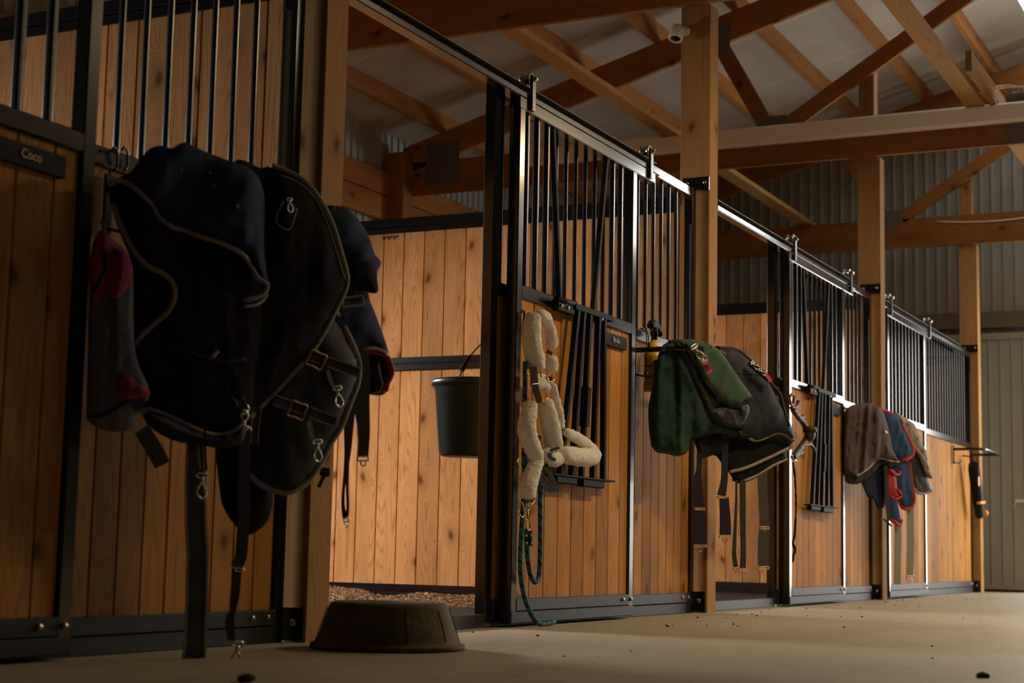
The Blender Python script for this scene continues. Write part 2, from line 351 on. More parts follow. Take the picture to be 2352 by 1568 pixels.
# far end wall, with the sliding barn door standing partly open
DY0, DY1 = -3.6, -.52                             # the open part of the doorway
WY0, WY1 = -4.2, -1.6                              # gable window above it
mb = MB(); O = V((XE, YB, 0))
siding(mb, (XE, YB, 0), (0, -1, 0), 0, YB-DY1, (-1, 0, 0), topf=lambda p: zroof(p.y)+.12)
siding(mb, (XE, DY1, 2.45), (0, -1, 0), 0, DY1-WY1, (-1, 0, 0), topf=lambda p: zroof(p.y)+.12)
siding(mb, (XE, WY1, 2.45), (0, -1, 0), 3.3, WY1-WY0, (-1, 0, 0)); siding(mb, (XE, WY1, 4.3), (0, -1, 0), 0, WY1-WY0, (-1, 0, 0), topf=lambda p: max(zroof(p.y)+.12, 4.31))
siding(mb, (XE, DY0, 0), (0, -1, 0), 2.45, WY0-DY0, (-1, 0, 0)) if 0 else None
for a_, b_ in ((DY0, WY0),): mb.quad((XE, a_, 0), (XE, b_, 0), (XE, b_, 3.3), (XE, a_, 3.3))
siding(mb, (XE, WY0, 0), (0, -1, 0), 0, WY0-YR, (-1, 0, 0), topf=lambda p: zroof(p.y)+.12)
struct(mb.build('wall_end', 'siding'))
mb = MB()
for (a, b_, c_, d_) in ((WY0, WY1, 3.28, 3.34), (WY0, WY1, 4.24, 4.30), (WY0, WY0+.05, 3.34, 4.24), (WY1-.05, WY1, 3.34, 4.24), (-2.93, -2.87, 3.34, 4.24)): mb.box(XE-.03, XE+.03, a, b_, c_, d_, 'z', .003)
struct(mb.build('window_6', 'white_plastic'))
mb = MB(); mb.box(XN-.1, XN, YR, YB, 0, 5.4, 'y'); struct(mb.build('wall_near', 'dark_boards'))
mb = MB(); siding(mb, (XN, YR, 0), (1, 0, 0), zroof(YR)+.2, XE-XN, (0, 1, 0)); struct(mb.build('wall_aisle', 'dark_boards'))
SKY0, SKY1, SKX = -.607, -1.2, 7.0
def roofsheet(y0, y1, x0, x1, mt, nm):
    mb = MB(); z0, z1 = zroof(y0)+.14, zroof(y1)+.14
    mb.prism([(0, 0), (x1-x0, 0), (x1-x0, .05), (0, .05)], (x0, y0, z0), (1, 0, 0), (0, 0, 1), (0, y1-y0, z1-z0)); return mb.build(nm, mt)
mb = MB()
for (y0, y1, x0, x1) in ((YB+.3, SKY0, XN, 17), (RIDGE, YR, XN, XE), (SKY1, RIDGE, XN, XE), (SKY0, SKY1, XN, SKX)):
    mb.prism([(0, 0), (min(x1, XE)-x0, 0), (min(x1, XE)-x0, .05), (0, .05)], (x0, y0, zroof(y0)+.14), (1, 0, 0), (0, 0, 1), (0, y1-y0, zroof(y1)-zroof(y0)))
struct(mb.build('ceiling', 'liner'))
mb = MB()
for (y0, y1) in ((SKY0, SKY1),):
    mb.prism([(0, 0), (XE-SKX, 0), (XE-SKX, .012), (0, .012)], (SKX, y0, zroof(y0)+.145), (1, 0, 0), (0, 0, 1), (0, y1-y0, zroof(y1)-zroof(y0)))
struct(mb.build('window_1', 'skylight'))
# purlins
for i, y in enumerate([3.58, 2.95, 2.33, 1.71, 1.085, .46, -.17]):
    mb = MB(); z = zroof(y); mb.prism([(0, 0), (.04, -.0114), (.04, .135), (0, .145)], (XN+.2, y-.02, z+.006), (0, 1, 0), (0, 0, 1), (XE-XN-.3, 0, 0))
    nm = ['purlin closest to the back wall', 'second purlin up from the back wall', 'third purlin up from the back wall', 'purlin behind the white security camera', 'purlin above the node of the roof truss webs', 'purlin two below the bright skylight', 'purlin closest to the bright skylight'][i]
    tag(mb.build('roof_purlin', 'truss_wood'), 'long brown roof '+nm, 'roof beam', 'roof purlins under the liner')
# trusses
def make_truss(X, lab, full=True):
    t = thing('roof_truss', (X-.02, 0, 3.163), lab, 'roof truss', 'roof trusses across the barn')
    a, b_ = X-.04, X
    mb = MB(); mb.box(a, b_, -7.3, 3.95, 3.163, 3.44, 'y', .003); mb.build('bottom_chord', 'truss_wood', t)
    for s in (1, -1):
        f = lambda y: y if s > 0 else 2*RIDGE-y
        def seg(y0, y1, dz0, dz1):
            mb = MB(); P0, P1 = V((a, f(y0), zroof(y0))), V((a, f(y1), zroof(y1)))
            mb.prism([(0, -.225), (.04, -.225), (.04, 0), (0, 0)], P0, (1, 0, 0), (0, 0, 1), P1-P0); return mb
        seg(3.95, RIDGE, 0, 0).build('top_chord', 'truss_wood', t)
        for (p, q) in (((.83, 3.45), (1.22, 4.16)), ((.68, 3.45), (-1.25, 4.66))):
            mb = MB(); mb.beam((X-.021, f(p[0]), p[1]), (X-.021, f(q[0]), q[1]), .038, .12, (1, 0, 0)); mb.build('web', 'truss_wood', t)
        for (y0, y1, z0, z1) in ((.68, .90, 3.36, 3.53), (1.12, 1.24, 4.06, 4.28), (3.42, 3.73, 3.24, 3.58), (-1.35, -.90, 3.17, 3.52)):
            mb = MB(); ya, yb = sorted((f(y0), f(y1))); mb.box(X-.0445, X-.0405, ya, yb, z0, z1, 'z')
            for i in range(int((yb-ya)/.03)):
                for k in range(int((z1-z0)/.03)): mb.box(X-.046, X-.0445, ya+.01+i*.03, ya+.018+i*.03, z0+.008+k*.03, z0+.022+k*.03, 'z')
            mb.build('gusset_plate', 'gusset', t)
    return t
tB = make_truss(P, 'nearest roof truss whose orange brown chord crosses the top of the picture')
make_truss(2*P, 'middle roof truss of brown lumber carrying the long white pipe')
make_truss(3*P, 'farthest dark roof truss in front of the ribbed end wall')
# lateral braces lying on the bottom chords
for (x0, x1, y, nm) in ((0.1, 7.46, 1.575, 'brace running from the nearest truss past the white security camera'), (7.28, 11.3, 1.60, 'brace in the shade beyond the middle truss on the left'),
                        (.1, 7.5, -.70, 'brace coming down from the top right corner to the white pipe'), (7.28, 11.3, -.78, 'brace at the far right beyond the middle truss')):
    mb = MB(); mb.box(x0, x1, y-.065, y+.065, 3.441, 3.482, 'x', .002); tag(mb.build('lateral_brace', 'brace_wood'), 'light brown lumber '+nm, 'roof brace', 'lateral braces on the trusses')
mb = MB(); mb.box(6.35, 7.6, -.84, -.80, 3.441, 3.58, 'x', .002); tag(mb.build('brace_splice', 'brace_wood'), 'short upright board with dark sawn end beside the right hand roof brace', 'board')
# white pipe on the middle truss
mb = MB(); mb.box(2*P-.115, 2*P-.045, -7.0, 2.78, 3.306, 3.446, 'y', .018); tag(mb.build('white_pipe', 'white_pvc'), 'long white rectangular downpipe fixed along the middle roof truss', 'pipe')
for (y, z) in ((-.3, 3.55), (-.55, 3.6)): pass
mb = MB(); mb.tube([V((2*P-.1, -.72+.0*i, 3.52))+V((0, -.35*i/6*1.2, .03*math.sin(i*.9)+.01*i)) for i in range(7)], .006, 6)
mb.tube([V((2*P-.1, -.72, 3.505))+V((0, -.35*i/6*1.2, .03*math.sin(i*.7)+.008*i)) for i in range(7)], .006, 6); tag(mb.build('white_cable', 'white_pvc'), 'pair of white cables lying above the white pipe at right edge', 'cable')
mb = MB(); mb.tube([V((3*P-.047, .35-1.0*i/10, 3.39-.03*math.sin(i*.31))) for i in range(11)], .006, 6); tag(mb.build('electric_cable', 'white_pvc'), 'thin pale cable sagging along the farthest dark truss', 'cable')
# ------------------------------------------------------------------ posts
def post(i, lab):
    x = P*i; t = thing('timber_post', (x+.065, .08, 0), lab, 'post', 'square timber posts between the stalls')
    mb = MB(); mb.box(x, x+.13, 0, .162, 0, 3.162, 'z', .003); mb.box(x+.001, x+.12, .04, .15, 3.162, 3.86, 'z', .003); mb.build('shaft', 'post_wood', t)
    mb = MB(); mb.box(x-.006, x, .01, .085, .006, .105, 'z', .001); br = mb.build('base_bracket', 'black_steel', t)
    mb = MB(); mb.ball((x-.008, .04, .06), .011, 6, (.6, 1, 1)); mb.build('bolt', 'zinc', br)
    mb = MB(); mb.box(x-.006, x, -.0, .145, 2.165, 2.235, 'z', .001); mb.box(x-.02, x-.006, .02, .13, 2.165, 2.171, 'z'); br = mb.build('rail_bracket', 'black_steel', t)
    for y in (.025, .12): mb = MB(); mb.ball((x-.008, y, 2.205), .010, 6, (.6, 1, 1)); mb.build('bolt', 'zinc', br)
    return t
for i, s in enumerate(('nearest square timber post, between the rack of black blankets and the open stall', 'rough sawn timber post behind the green blanket, carrying the security camera',
                       'timber post standing between the brown blanket and the blue striped one', 'last timber post with the black torch, in front of the end door')): post(i, s)
# back posts and girts on the outer wall
for i in (1, 2, 3):
    x = P*i; mb = MB(); mb.box(x-.19, x-.03, YB-.21, YB-.03, 0, 3.5, 'z', .003)
    tag(mb.build('wall_post', 'truss_wood'), ['', 'timber post at the back wall of the open stall', 'timber wall post under the heel of the middle truss', 'timber wall post in the far corner by the end wall'][i], 'post', 'posts along the back wall')
for z0, z1, nm in ((2.93, 3.13, 'lower'), (3.14, 3.33, 'upper')):
    mb = MB(); mb.box(XN+.1, XE-.05, YB-.07, YB-.03, z0, z1, 'x', .003); tag(mb.build('wall_girt', 'truss_wood'), nm+' of two brown planks along the top of the back wall', 'beam', 'planks along the back wall')
# ------------------------------------------------------------------ stall partitions
BW = .132
def boards(mb, x0, x1, z0, z1, y, th=.03, w=BW, ax='x', sgn=1):
    """vertical tongue and groove boards; front face at y (ax='x') or at x (ax='y')"""
    a = x0
    while a < x1-1e-4:
        b_ = min(a+w, x1); ww = b_-a; c = .0045
        pr = [(.001, th), (.001, c), (c, 0), (ww-c, 0), (ww-.001, c), (ww-.001, th)] if ww > .02 else [(0, th), (0, 0), (ww, 0), (ww, th)]
        if ax == 'x': mb.prism(pr, (a, y, z0), (1, 0, 0), (0, 1, 0), (0, 0, z1-z0))
        else: mb.prism(pr, (y, a, z0), (0, 1, 0), (1, 0, 0), (0, 0, z1-z0))
        a = b_
def partition(i, lab):
    x = P*i; t = thing('stall_partition', (x+.03, 2.0, 0), lab, 'stall wall', 'board walls between the stalls')
    y0, y1 = .175, 3.83
    mb = MB(); boards(mb, .165, .23, .085, 2.062, x, .036, ax='y'); boards(mb, .23, y1, .085, 2.062, x, .036, ax='y'); mb.build('board_panel', 'partition_wood', t)
    mb = MB(); mb.box(x-.008, x+.05, y0, y1, 2.058, 2.092, 'y', .002); mb.box(x-.014, x+.055, y0, y1, 2.094, 2.142, 'y', .003); mb.build('top_rail', 'black_steel', t)
    mb = MB(); mb.box(x-.014, x+.05, y0, y1, 1.274, 1.308, 'y', .003); mb.box(x-.008, x+.045, y0, y1, 1.308, 1.314, 'y'); mb.box(x-.014, x+.05, y0, y1, 1.314, 1.348, 'y', .003); mb.build('middle_rail', 'black_steel', t)
    mb = MB(); mb.box(x-.012, x+.05, y0, y1, .052, .095, 'y', .003); mb.box(x-.018, x+.055, y0, y1, .0, .05, 'y', .003); mb.build('bottom_rail', 'black_steel', t)
    return t
partition(0, 'knotty pine stall wall seen between the black bars behind the nearest blankets')
pb = partition(1, 'brightly lit knotty pine stall wall seen through the open doorway behind the bucket')
partition(2, 'knotty pine stall wall in the second open doorway behind the hanging straps')
partition(3, 'last stall wall, hidden behind the dense far bars')
mb = MB(); q = onX((898, 546), P)
for k in range(9): mb.box(P-.0015, P-.0003, q.y+.05-.012*k-.004, q.y+.05-.012*k+.003, q.z-.012+.006*(k % 3), q.z+.014-.004*(k % 2), 'z')
mb.build('stamp_mark', 'ink', pb)
# ------------------------------------------------------------------ stall fronts
def rnd(w, h, r):
    o = []
    for cx, cy, a in ((w-r, r, -90), (w-r, h-r, 0), (r, h-r, 90), (r, r, 180)):
        for k in range(4): q = math.radians(a+30*k); o.append((cx+r*math.cos(q), cy+r*math.sin(q)))
    return o
def bolt(par, x, y, z, r=.009, mt='copper'):
    mb = MB(); mb.lathe([(r, .004), (r, 0), (r*.8, -.005), (0, -.006)], (x, y, z), (0, 1, 0), 10); return mb.build('bolt', mt, par)
def front(i, lab):
    """fixed grille and board panel of stall i, with jamb and threshold"""
    x = P*i; t = thing('grille_partition', (x+2.4, .085, 0), lab, 'stall front', 'fixed grille fronts of the stalls')
    a, b_ = x+1.325, x+3.628; y0, y1 = .06, .108
    for (p, q) in ((a, a+.05), (b_-.05, b_)):
        mb = MB(); mb.box(p, q, y0, y1, .0, 2.163, 'z', .004); mb.build('stile', 'black_steel', t)
    mb = MB(); mb.box(a+.05, b_-.05, y0, y1, 2.112, 2.163, 'x', .004); mb.build('top_rail', 'black_steel', t)
    mb = MB(); mb.box(a+.05, b_-.05, y0, y1, 1.283, 1.334, 'x', .004); mb.build('middle_rail', 'black_steel', t)
    mb = MB(); mb.box(a+.05, b_-.05, y0, y1, .0, .05, 'x', .003); mb.box(a+.05, b_-.05, y0-.004, y1, .052, .1, 'x', .003); br = mb.build('bottom_rail', 'kick_steel', t)
    for xx in (b_-.09, b_-.17): bolt(br, xx, y0-.004, .078)
    mb = MB(); boards(mb, a+.05, b_-.05, .1, 1.283, y0+.012, .03, .105); mb.build('board_panel', 'front_wood', t)
    xs = [x+3.389-.1035*k for k in range(20)]
    if i == -1: xs = xs[:7]+[-1.157-.111*j for j in range(20)]
    for xb in xs:
        if xb < a+.07: break
        mb = MB(); mb.prism(rnd(.016, .018, .006), (xb, y0+.016, 1.334), (1, 0, 0), (0, 1, 0), (0, 0, .778)); mb.build('bar', 'grille_steel', t)
    mb = MB(); mb.box(x+.135, a, .06, .11, .0, .05, 'x', .003); mb.box(x+.135, a, .11, .16, 0, .012, 'x', .001); mb.build('threshold', 'track_black', t)
    mb = MB(); mb.box(x+3.505, x+3.535, .050, .060, 1.334, 1.96, 'z', .001); mb.build('latch_strip', 'bar_steel', t)
    mb = MB(); mb.box(x+.132, x+.16, .06, .11, .05, 2.1, 'z', .002); mb.build('doorway_stile', 'black_steel', t)
    return t
front(-1, 'nearest stall front behind the black and navy blankets')
front(0, 'stall front behind the sheepskin halter and the yellow spray bottle')
front(1, 'stall front behind the brown blanket and the open second stall')
front(2, 'farthest stall front with very dense black bars beside the last post')
def track(i, lab):
    x = P*i
    mb = MB(); mb.box(x+.14, x+2.96, .0, .006, 2.089, 2.110, 'x', .001); mb.box(x+.14, x+2.96, .006, .05, 2.086, 2.091, 'x'); mb.cm = 1; mb.box(x+.14, x+2.96, .040, .050, 2.091, 2.150, 'x')
    mb.cm = 2; mb.box(x+.14, x+2.96, .020, .052, 2.150, 2.1535, 'x', .001)
    o = mb.build('door_track', ['black_steel', 'track_matte', 'edge_steel'])
    return tag(o, lab, 'door track', 'overhead tracks of the sliding doors')
M['track_matte'] = plain('track_matte', (.006, .006, .006), .9, 0, .05)
track(0, 'black overhead door track running down from the top of the picture to the nearest rollers')
track(1, 'black door track with two rollers between the second and third posts')
track(2, 'farthest door track between the last two posts')
def door(i, dx, lab, name=None, yoke=True, plate_x=2.245, nmat='gold_letter'):
    x = P*i+dx; t = thing('sliding_stall_door', (x+2.04, .025, .012), lab, 'sliding door', 'sliding stall doors')
    a, b_ = x+1.42, x+2.665; y0, y1 = .0, .048
    mb = MB(); mb.box(a, b_+.225, y0, y1, 2.036, 2.087, 'x', .004); mb.build('top_rail', 'black_steel', t)
    for (p, q) in ((a, a+.05), (b_-.05, b_)):
        mb = MB(); mb.box(p, q, y0, y1, .012, 2.036, 'z', .004); mb.build('stile', 'black_steel', t)
    mb = MB(); mb.box(a+.05, b_-.05, y0, y1, 1.28, 1.332, 'x', .004); mb.build('middle_rail', 'black_steel', t)
    mb = MB(); mb.box(a+.002, b_-.002, y0-.004, y1, .014, .058, 'x', .003); mb.box(a+.05, b_-.05, y0-.002, y1, .060, .108, 'x', .003); br = mb.build('bottom_rail', 'kick_steel', t)
    for xx in (b_-.03, b_-.12): bolt(br, xx, y0-.004, .086)
    mb = MB(); boards(mb, a+.05, b_-.05, .108, 1.28, y0+.012, .028); mb.build('board_panel', 'front_wood', t)
    xs = [1.521, 1.617, 1.713, 2.415, 2.511] if yoke else [2.492-.111*k for k in range(9)]
    for xb in xs:
        mb = MB(); mb.prism(rnd(.022, .022, .006), (x+xb, y0+.014, 1.332), (1, 0, 0), (0, 1, 0), (0, 0, .704)); mb.build('bar', 'grille_steel', t)
    if yoke:
        for (p, q) in (((1.765, 2.036), (1.862, 1.332)), ((2.340, 2.036), (2.214, 1.332))):
            mb = MB(); mb.beam((x+p[0], y0+.02, p[1]), (x+q[0], y0+.02, q[1]), .022, .022, (0, 1, 0)); mb.build('yoke_bar', 'bar_steel', t)
        g = thing('drop_down_grille', (0, 0, 0), None, None); g.parent = t; g.location = V((x+2.08, -.03, .6))-wloc(t)
        tops = [1.945, 2.005, 2.07, 2.165, 2.222]; bots = [1.792, 1.905, 2.008, 2.125, 2.240]
        for tp, bt in zip(tops, bots):
            mb = MB(); mb.beam((x+tp, -.028, 1.30), (x+bt, -.028, .603), .022, .024, (0, 1, 0)); mb.build('grille_bar', 'bar_steel', g)
        mb = MB(); mb.beam((x+2.046, -.028, .98), (x+2.030, -.028, .815), .034, .034, (0, 1, 0)); mb.build('latch_sleeve', 'bar_steel', g)
        mb = MB(); mb.box(x+1.70, x+2.33, -.048, -.006, .594, .602, 'x', .001); mb.box(x+1.735, x+1.93, -.044, -.012, .566, .594, 'x', .004); mb.box(x+2.0, x+2.22, -.044, -.012, .562, .594, 'x', .004); mb.build('shelf_bar', 'bar_steel', g)
        mb = MB(); mb.box(x+1.90, x+2.30, -.042, -.014, 1.292, 1.318, 'x', .002); mb.box(x+1.74, x+1.90, -.034, -.004, 1.268, 1.312, 'x', .003)
        mb.tube([(x+1.72, -.03, 1.31), (x+1.92, -.03, 1.318)], .012, 10); mb.build('hinge_bar', 'bar_steel', g)
        for xx in (1.765, 1.83, 2.185): bolt(g, x+xx, -.036, 1.288, .008, 'zinc')
    for xr in (1.515, 2.815):
        mb = MB(); mb.box(x+xr-.016, x+xr+.016, -.014, -.002, 2.044, 2.190, 'z', .002); r = mb.build('roller_strap', 'zinc' if False else 'strap_steel', t)
        mb = MB(); mb.lathe([(.012, -.004), (.026, -.004), (.0285, .002), (.022, .006), (.0205, .018), (.022, .030), (.0285, .034), (.026, .040), (.012, .040)], (x+xr, .002, 2.178), (0, 1, 0), 24); mb.build('wheel', 'zinc', r)
        mb = MB(); mb.lathe([(.011, .012), (.0125, .009), (.0125, 0), (.008, -.006), (0, -.008)], (x+xr, -.020, 2.176), (0, 1, 0), 6, smooth=False); mb.build('axle_bolt', 'chrome', r)
    if name is not None:
        mb = MB(); px = x+plate_x; mb.box(px, px+.305, -.004, .012, 1.196, 1.252, 'x', .001); pl = mb.build('name_plate', 'bar_steel', t)
        if name: text_mesh(name, .032, (px+.178, -.0062, 1.226), (1, 0, 0), (0, 0, 1), 'name_lettering', nmat, pl, bold=.0004)
    return t
M['strap_steel'] = plain('strap_steel', (.16, .16, .155), .32, 1.0, .5, 60, .3)
door(-1, -.065, 'nearest sliding stall door, at the left edge, with the name plate Coco', 'Coco', False, plate_x=2.245)
door(0, 0, 'open sliding stall door with the name plate Birdie, under the sheepskin halter', 'Birdie')
d2 = door(1, 0, 'second sliding stall door with the antler hooks hanging on it', '')
door(2, -1.22, 'far sliding stall door behind the blue blanket with red trim', None, False)
# ------------------------------------------------------------------ blanket racks
def rack(i, lab, x0=2.79, x1=3.60, out=.20):
    x = P*i; t = thing('blanket_rack', (x+3.2, -.05, 1.22), lab, 'blanket rack', 'black blanket racks on the stall fronts')
    z = 1.228; p = [(x+x0, .056, z), (x+x0, -out+.03, z), (x+x0+.03, -out, z), (x+x1-.03, -out, z), (x+x1, -out+.03, z), (x+x1, .056, z)]
    mb = MB(); mb.tube(spline(p, .03), .0125, 10); mb.build('rail', 'black_steel', t)
    for xx in (x0, x1): mb = MB(); mb.box(x+xx-.014, x+xx+.014, .052, .062, 1.10, 1.262, 'z', .001); mb.tube([(x+xx, .05, 1.115), (x+xx, .01, 1.105), (x+xx, -.01, 1.13)], .005, 6); mb.build('mounting_plate', 'black_steel', t)
    return t
rack(-1, 'blanket rack holding the nearest black and navy blankets', 2.72, 3.60)
rack(0, 'blanket rack holding the green blanket')
rack(1, 'blanket rack holding the brown blanket', 2.86, 3.45, .06)
rack(2, 'empty black blanket rack sticking out by the last post')
# ------------------------------------------------------------------ cloth
class Cloth:
    """a piece of cloth hanging near an upright plane A-B (plan points), traced outline, real thickness and folds"""
    def __init__(s, outline, A, B, shift=0.0, T=.05, R=.10, step=.014, folds=(.012, 6, 1.2, 0.0), seed=0, back=.5, sharp=False, grooves=()):
        A, B = V((*A, 0)), V((*B, 0)); d = (B-A).normalized(); n = V((d.y, -d.x, 0))
        if n.dot(CAM-A) < 0: n = -n
        s.n, s.d, s.A = n, d, A+n*shift; s.T, s.R, s.folds, s.seed = T, R, folds, seed
        pts = [hit(q, s.A, n) for q in outline]; ce = sum(pts, V((0, 0, 0)))/len(pts); s.dv = (CAM-ce).normalized(); s.dv = s.dv/s.dv.dot(n); uv = [(s.uv(p)) for p in pts]
        ring = spline([(a, b, 0) for a, b in uv], step, True) if not sharp else [V((uv[i][0]+(uv[(i+1) % len(uv)][0]-uv[i][0])*j/4, uv[i][1]+(uv[(i+1) % len(uv)][1]-uv[i][1])*j/4, 0)) for i in range(len(uv)) for j in range(4)]
        ring = [V((p.x, p.y)) for p in ring]; s.ring = ring; nb = len(ring)
        us = [p.x for p in ring]; vs = [p.y for p in ring]; inn = []
        u = min(us)
        while u < max(us):
            v = min(vs)
            while v < max(vs):
                q = V((u+random.uniform(-.2, .2)*step, v+random.uniform(-.2, .2)*step))
                if s.inside(q) and s.dist(q) > step*.45: inn.append(q)
                v += step
            u += step
        vv, ee, ff, *_ = geometry.delaunay_2d_cdt(ring+inn, [(i, (i+1) % nb) for i in range(nb)], [], 1, 1e-6)
        s.V2 = vv; s.F = ff; s.gv = [s.off(q) for q in vv]; s.back = back; s.grooves = grooves
    def uv(s, p): return ((p-s.A).dot(s.d), p.z)
    def inside(s, q):
        c = False; r = s.ring; j = len(r)-1
        for i in range(len(r)):
            a, b = r[i], r[j]
            if (a.y > q.y) != (b.y > q.y) and q.x < (b.x-a.x)*(q.y-a.y)/(b.y-a.y)+a.x: c = not c
            j = i
        return c
    def dist(s, q): return min((q-r).length for r in s.ring)
    def off(s, q):
        d = s.dist(q); k = min(d/s.R, 1); dome = math.sqrt(max(0, 1-(1-k)**2))
        a, fu, fv, ang = s.folds; ca, sa = math.cos(ang), math.sin(ang); x, y = q.x*ca+q.y*sa, -q.x*sa+q.y*ca
        w = .55-1.5*abs(noise.noise(V((x*fu, y*fv, s.seed))))+.45*noise.noise(V((x*fu*2.3+5, y*fv*2.1, s.seed+3)))-.35*abs(noise.noise(V((x*11, y*9, s.seed+7))))+.12*noise.noise(V((x*40, y*32, s.seed)))
        return (s.T+w*a*2)*dome
    def P3(s, q, o): return V((s.A.x, s.A.y, 0))+s.d*q.x+V((0, 0, q.y))+s.dv*o
    def at(s, px, lift=.004):
        p = hit(px, s.A, s.n); q = V(s.uv(p))
        o = s.off(q) if s.inside(q) else 0
        # move along the sight line so that the trim stays on the surface
        return p+s.dv*(o+lift)
    def mesh(s, name, mt, parent=None):
        mb = MB(); nv = len(s.V2); bd = [s.dist(q) < 1e-4 for q in s.V2]
        for q, o in zip(s.V2, s.gv): mb.v.append(s.P3(q, o)); mb.g.append(V((q.x, q.y, 0))); mb.r.append(.5)
        mp = {}
        for i, (q, o) in enumerate(zip(s.V2, s.gv)):
            mp[i] = len(mb.v); mb.v.append(s.P3(q, -o*s.back-.004)); mb.g.append(V((q.x, q.y, 0))); mb.r.append(.5)
        cnt = {}
        for f in s.F:
            mb.f.append(tuple(f)); mb.f.append(tuple(mp[i] for i in reversed(f))); mb.sm += [True]*2; mb.mi += [0]*2
            for i in range(len(f)):
                e = (f[i], f[(i+1) % len(f)]); k = tuple(sorted(e)); cnt[k] = None if k in cnt else e
        for k, e in cnt.items():
            if e: mb.f.append((e[0], e[1], mp[e[1]], mp[e[0]])); mb.sm.append(True); mb.mi.append(0)
        return mb.build(name, mt, parent)
def trim(cl, pts, w, mt, name, parent, lift=.002, th=.004, n=8):
    """binding or seam sewn along traced points of a cloth"""
    P3 = [cl.at(p, lift) for p in pts]; sp = spline(P3, .012); mb = MB(); mb.tube(sp, (w, th), n, flat=None if w == th else None, rad=lambda t: w)
    return mb.build(name, mt, parent)
def strap(pts, widths, A, B, shift, mt, name, parent, th=.0025, edge=None):
    """webbing band hanging in an upright plane"""
    A, B = V((*A, 0)), V((*B, 0)); d = (B-A).normalized(); n = V((d.y, -d.x, 0))
    if n.dot(CAM-A) < 0: n = -n
    O = A+n*shift; Q = spline([(p[0], p[1], w) for p, w in zip(pts, widths)], 6); mb = MB(); b = 0; m = len(Q)
    def ring(off, hw0, hw1, e):
        base = len(mb.v)
        for i, q in enumerate(Q):
            tx, ty = (Q[min(i+1, m-1)]-Q[max(i-1, 0)]).x, (Q[min(i+1, m-1)]-Q[max(i-1, 0)]).y; l = math.hypot(tx, ty) or 1; nx, ny = -ty/l, tx/l
            for sgn in (hw0, hw1):
                p = hit((q.x+nx*q.z/2*sgn, q.y+ny*q.z/2*sgn), O, n)+n*(off+.004*noise.noise(V((q.x*.02, q.y*.013, shift*9))))
                mb.v.append(p+n*th/2); mb.v.append(p-n*th/2); mb.g += [V((0, 0, 0))]*2; mb.r += [.5]*2
        for i in range(m-1):
            a = base+i*4; c = a+4
            for f in ((a, a+2, c+2, c), (a+1, c+1, c+3, a+3), (a, c, c+1, a+1), (a+2, a+3, c+3, c+2)): mb.f.append(f); mb.sm.append(False); mb.mi.append(e)
        for a in (base, base+(m-1)*4): mb.f.append((a, a+1, a+3, a+2)); mb.sm.append(False); mb.mi.append(e)
    ring(0, -1, 1, 0); ms = [mt]
    if edge: ring(.0015, -1.03, -.80, 1); ring(.0015, .80, 1.03, 1); ms.append(edge)
    return mb.build(name, ms, parent)
def wire(pts, r, A, B, shift, mt, name, parent, closed=False, n=8):
    A, B = V((*A, 0)), V((*B, 0)); d = (B-A).normalized(); nn = V((d.y, -d.x, 0))
    if nn.dot(CAM-A) < 0: nn = -nn
    P3 = [hit(p, A+nn*shift, nn) for p in pts]; sp = spline(P3, .004, closed)
    mb = MB(); mb.tube(sp, r, n, closed=closed); return mb.build(name, mt, parent)
def snaphook(c, s, ang, A, B, shift, parent, mt='chrome', name='snap_hook'):
    """swivel snap drawn in px units around c, s px long"""
    ca, sa = math.cos(ang), math.sin(ang); R = lambda x, y: (c[0]+(x*ca-y*sa)*s, c[1]+(x*sa+y*ca)*s)
    px = .0000
    dist = (hit(c, V((*A, 0)), V((0, 1, 0))) - CAM).length if False else None
    A3, B3 = V((*A, 0)), V((*B, 0)); d = (B3-A3).normalized(); n = V((d.y, -d.x, 0)); n = n if n.dot(CAM-A3) > 0 else -n
    m = (hit(R(0, .5), A3+n*shift, n)-hit(R(0, -.5), A3+n*shift, n)).length
    mb = MB(); O = A3+n*shift
    def tb(pts, r, closed=False): mb.tube(spline([hit(R(*p), O, n) for p in pts], .004, closed), r*m, 8, closed=closed)
    tb([(-.17, -.5), (.17, -.5), (.17, -.36), (-.17, -.36)], .045, True)
    tb([(0, -.36), (0, -.12)], .085)
    tb([(-.02, -.14), (-.15, .05), (-.17, .28), (0, .46), (.16, .3), (.13, .05), (.02, -.12)], .05, True)
    return mb.build(name, mt, parent)
def buckle(c, w, h, ang, A, B, shift, parent, mt='brass', r=.0028):
    ca, sa = math.cos(ang), math.sin(ang); R = lambda x, y: (c[0]+x*w*ca-y*h*sa, c[1]+x*w*sa+y*h*ca)
    return wire([R(-.5, -.5), R(0, -.5), R(.5, -.5), R(.5, 0), R(.5, .5), R(0, .5), R(-.5, .5), R(-.5, 0)], r, A, B, shift, mt, 'buckle', parent, True)
def tr(o, pts, s=(0, 0)): return pts
exec_parts = True
# ---- nearest rack (black and navy heap)
CA, CB = (-1.0, .02), (0.0, -.42)
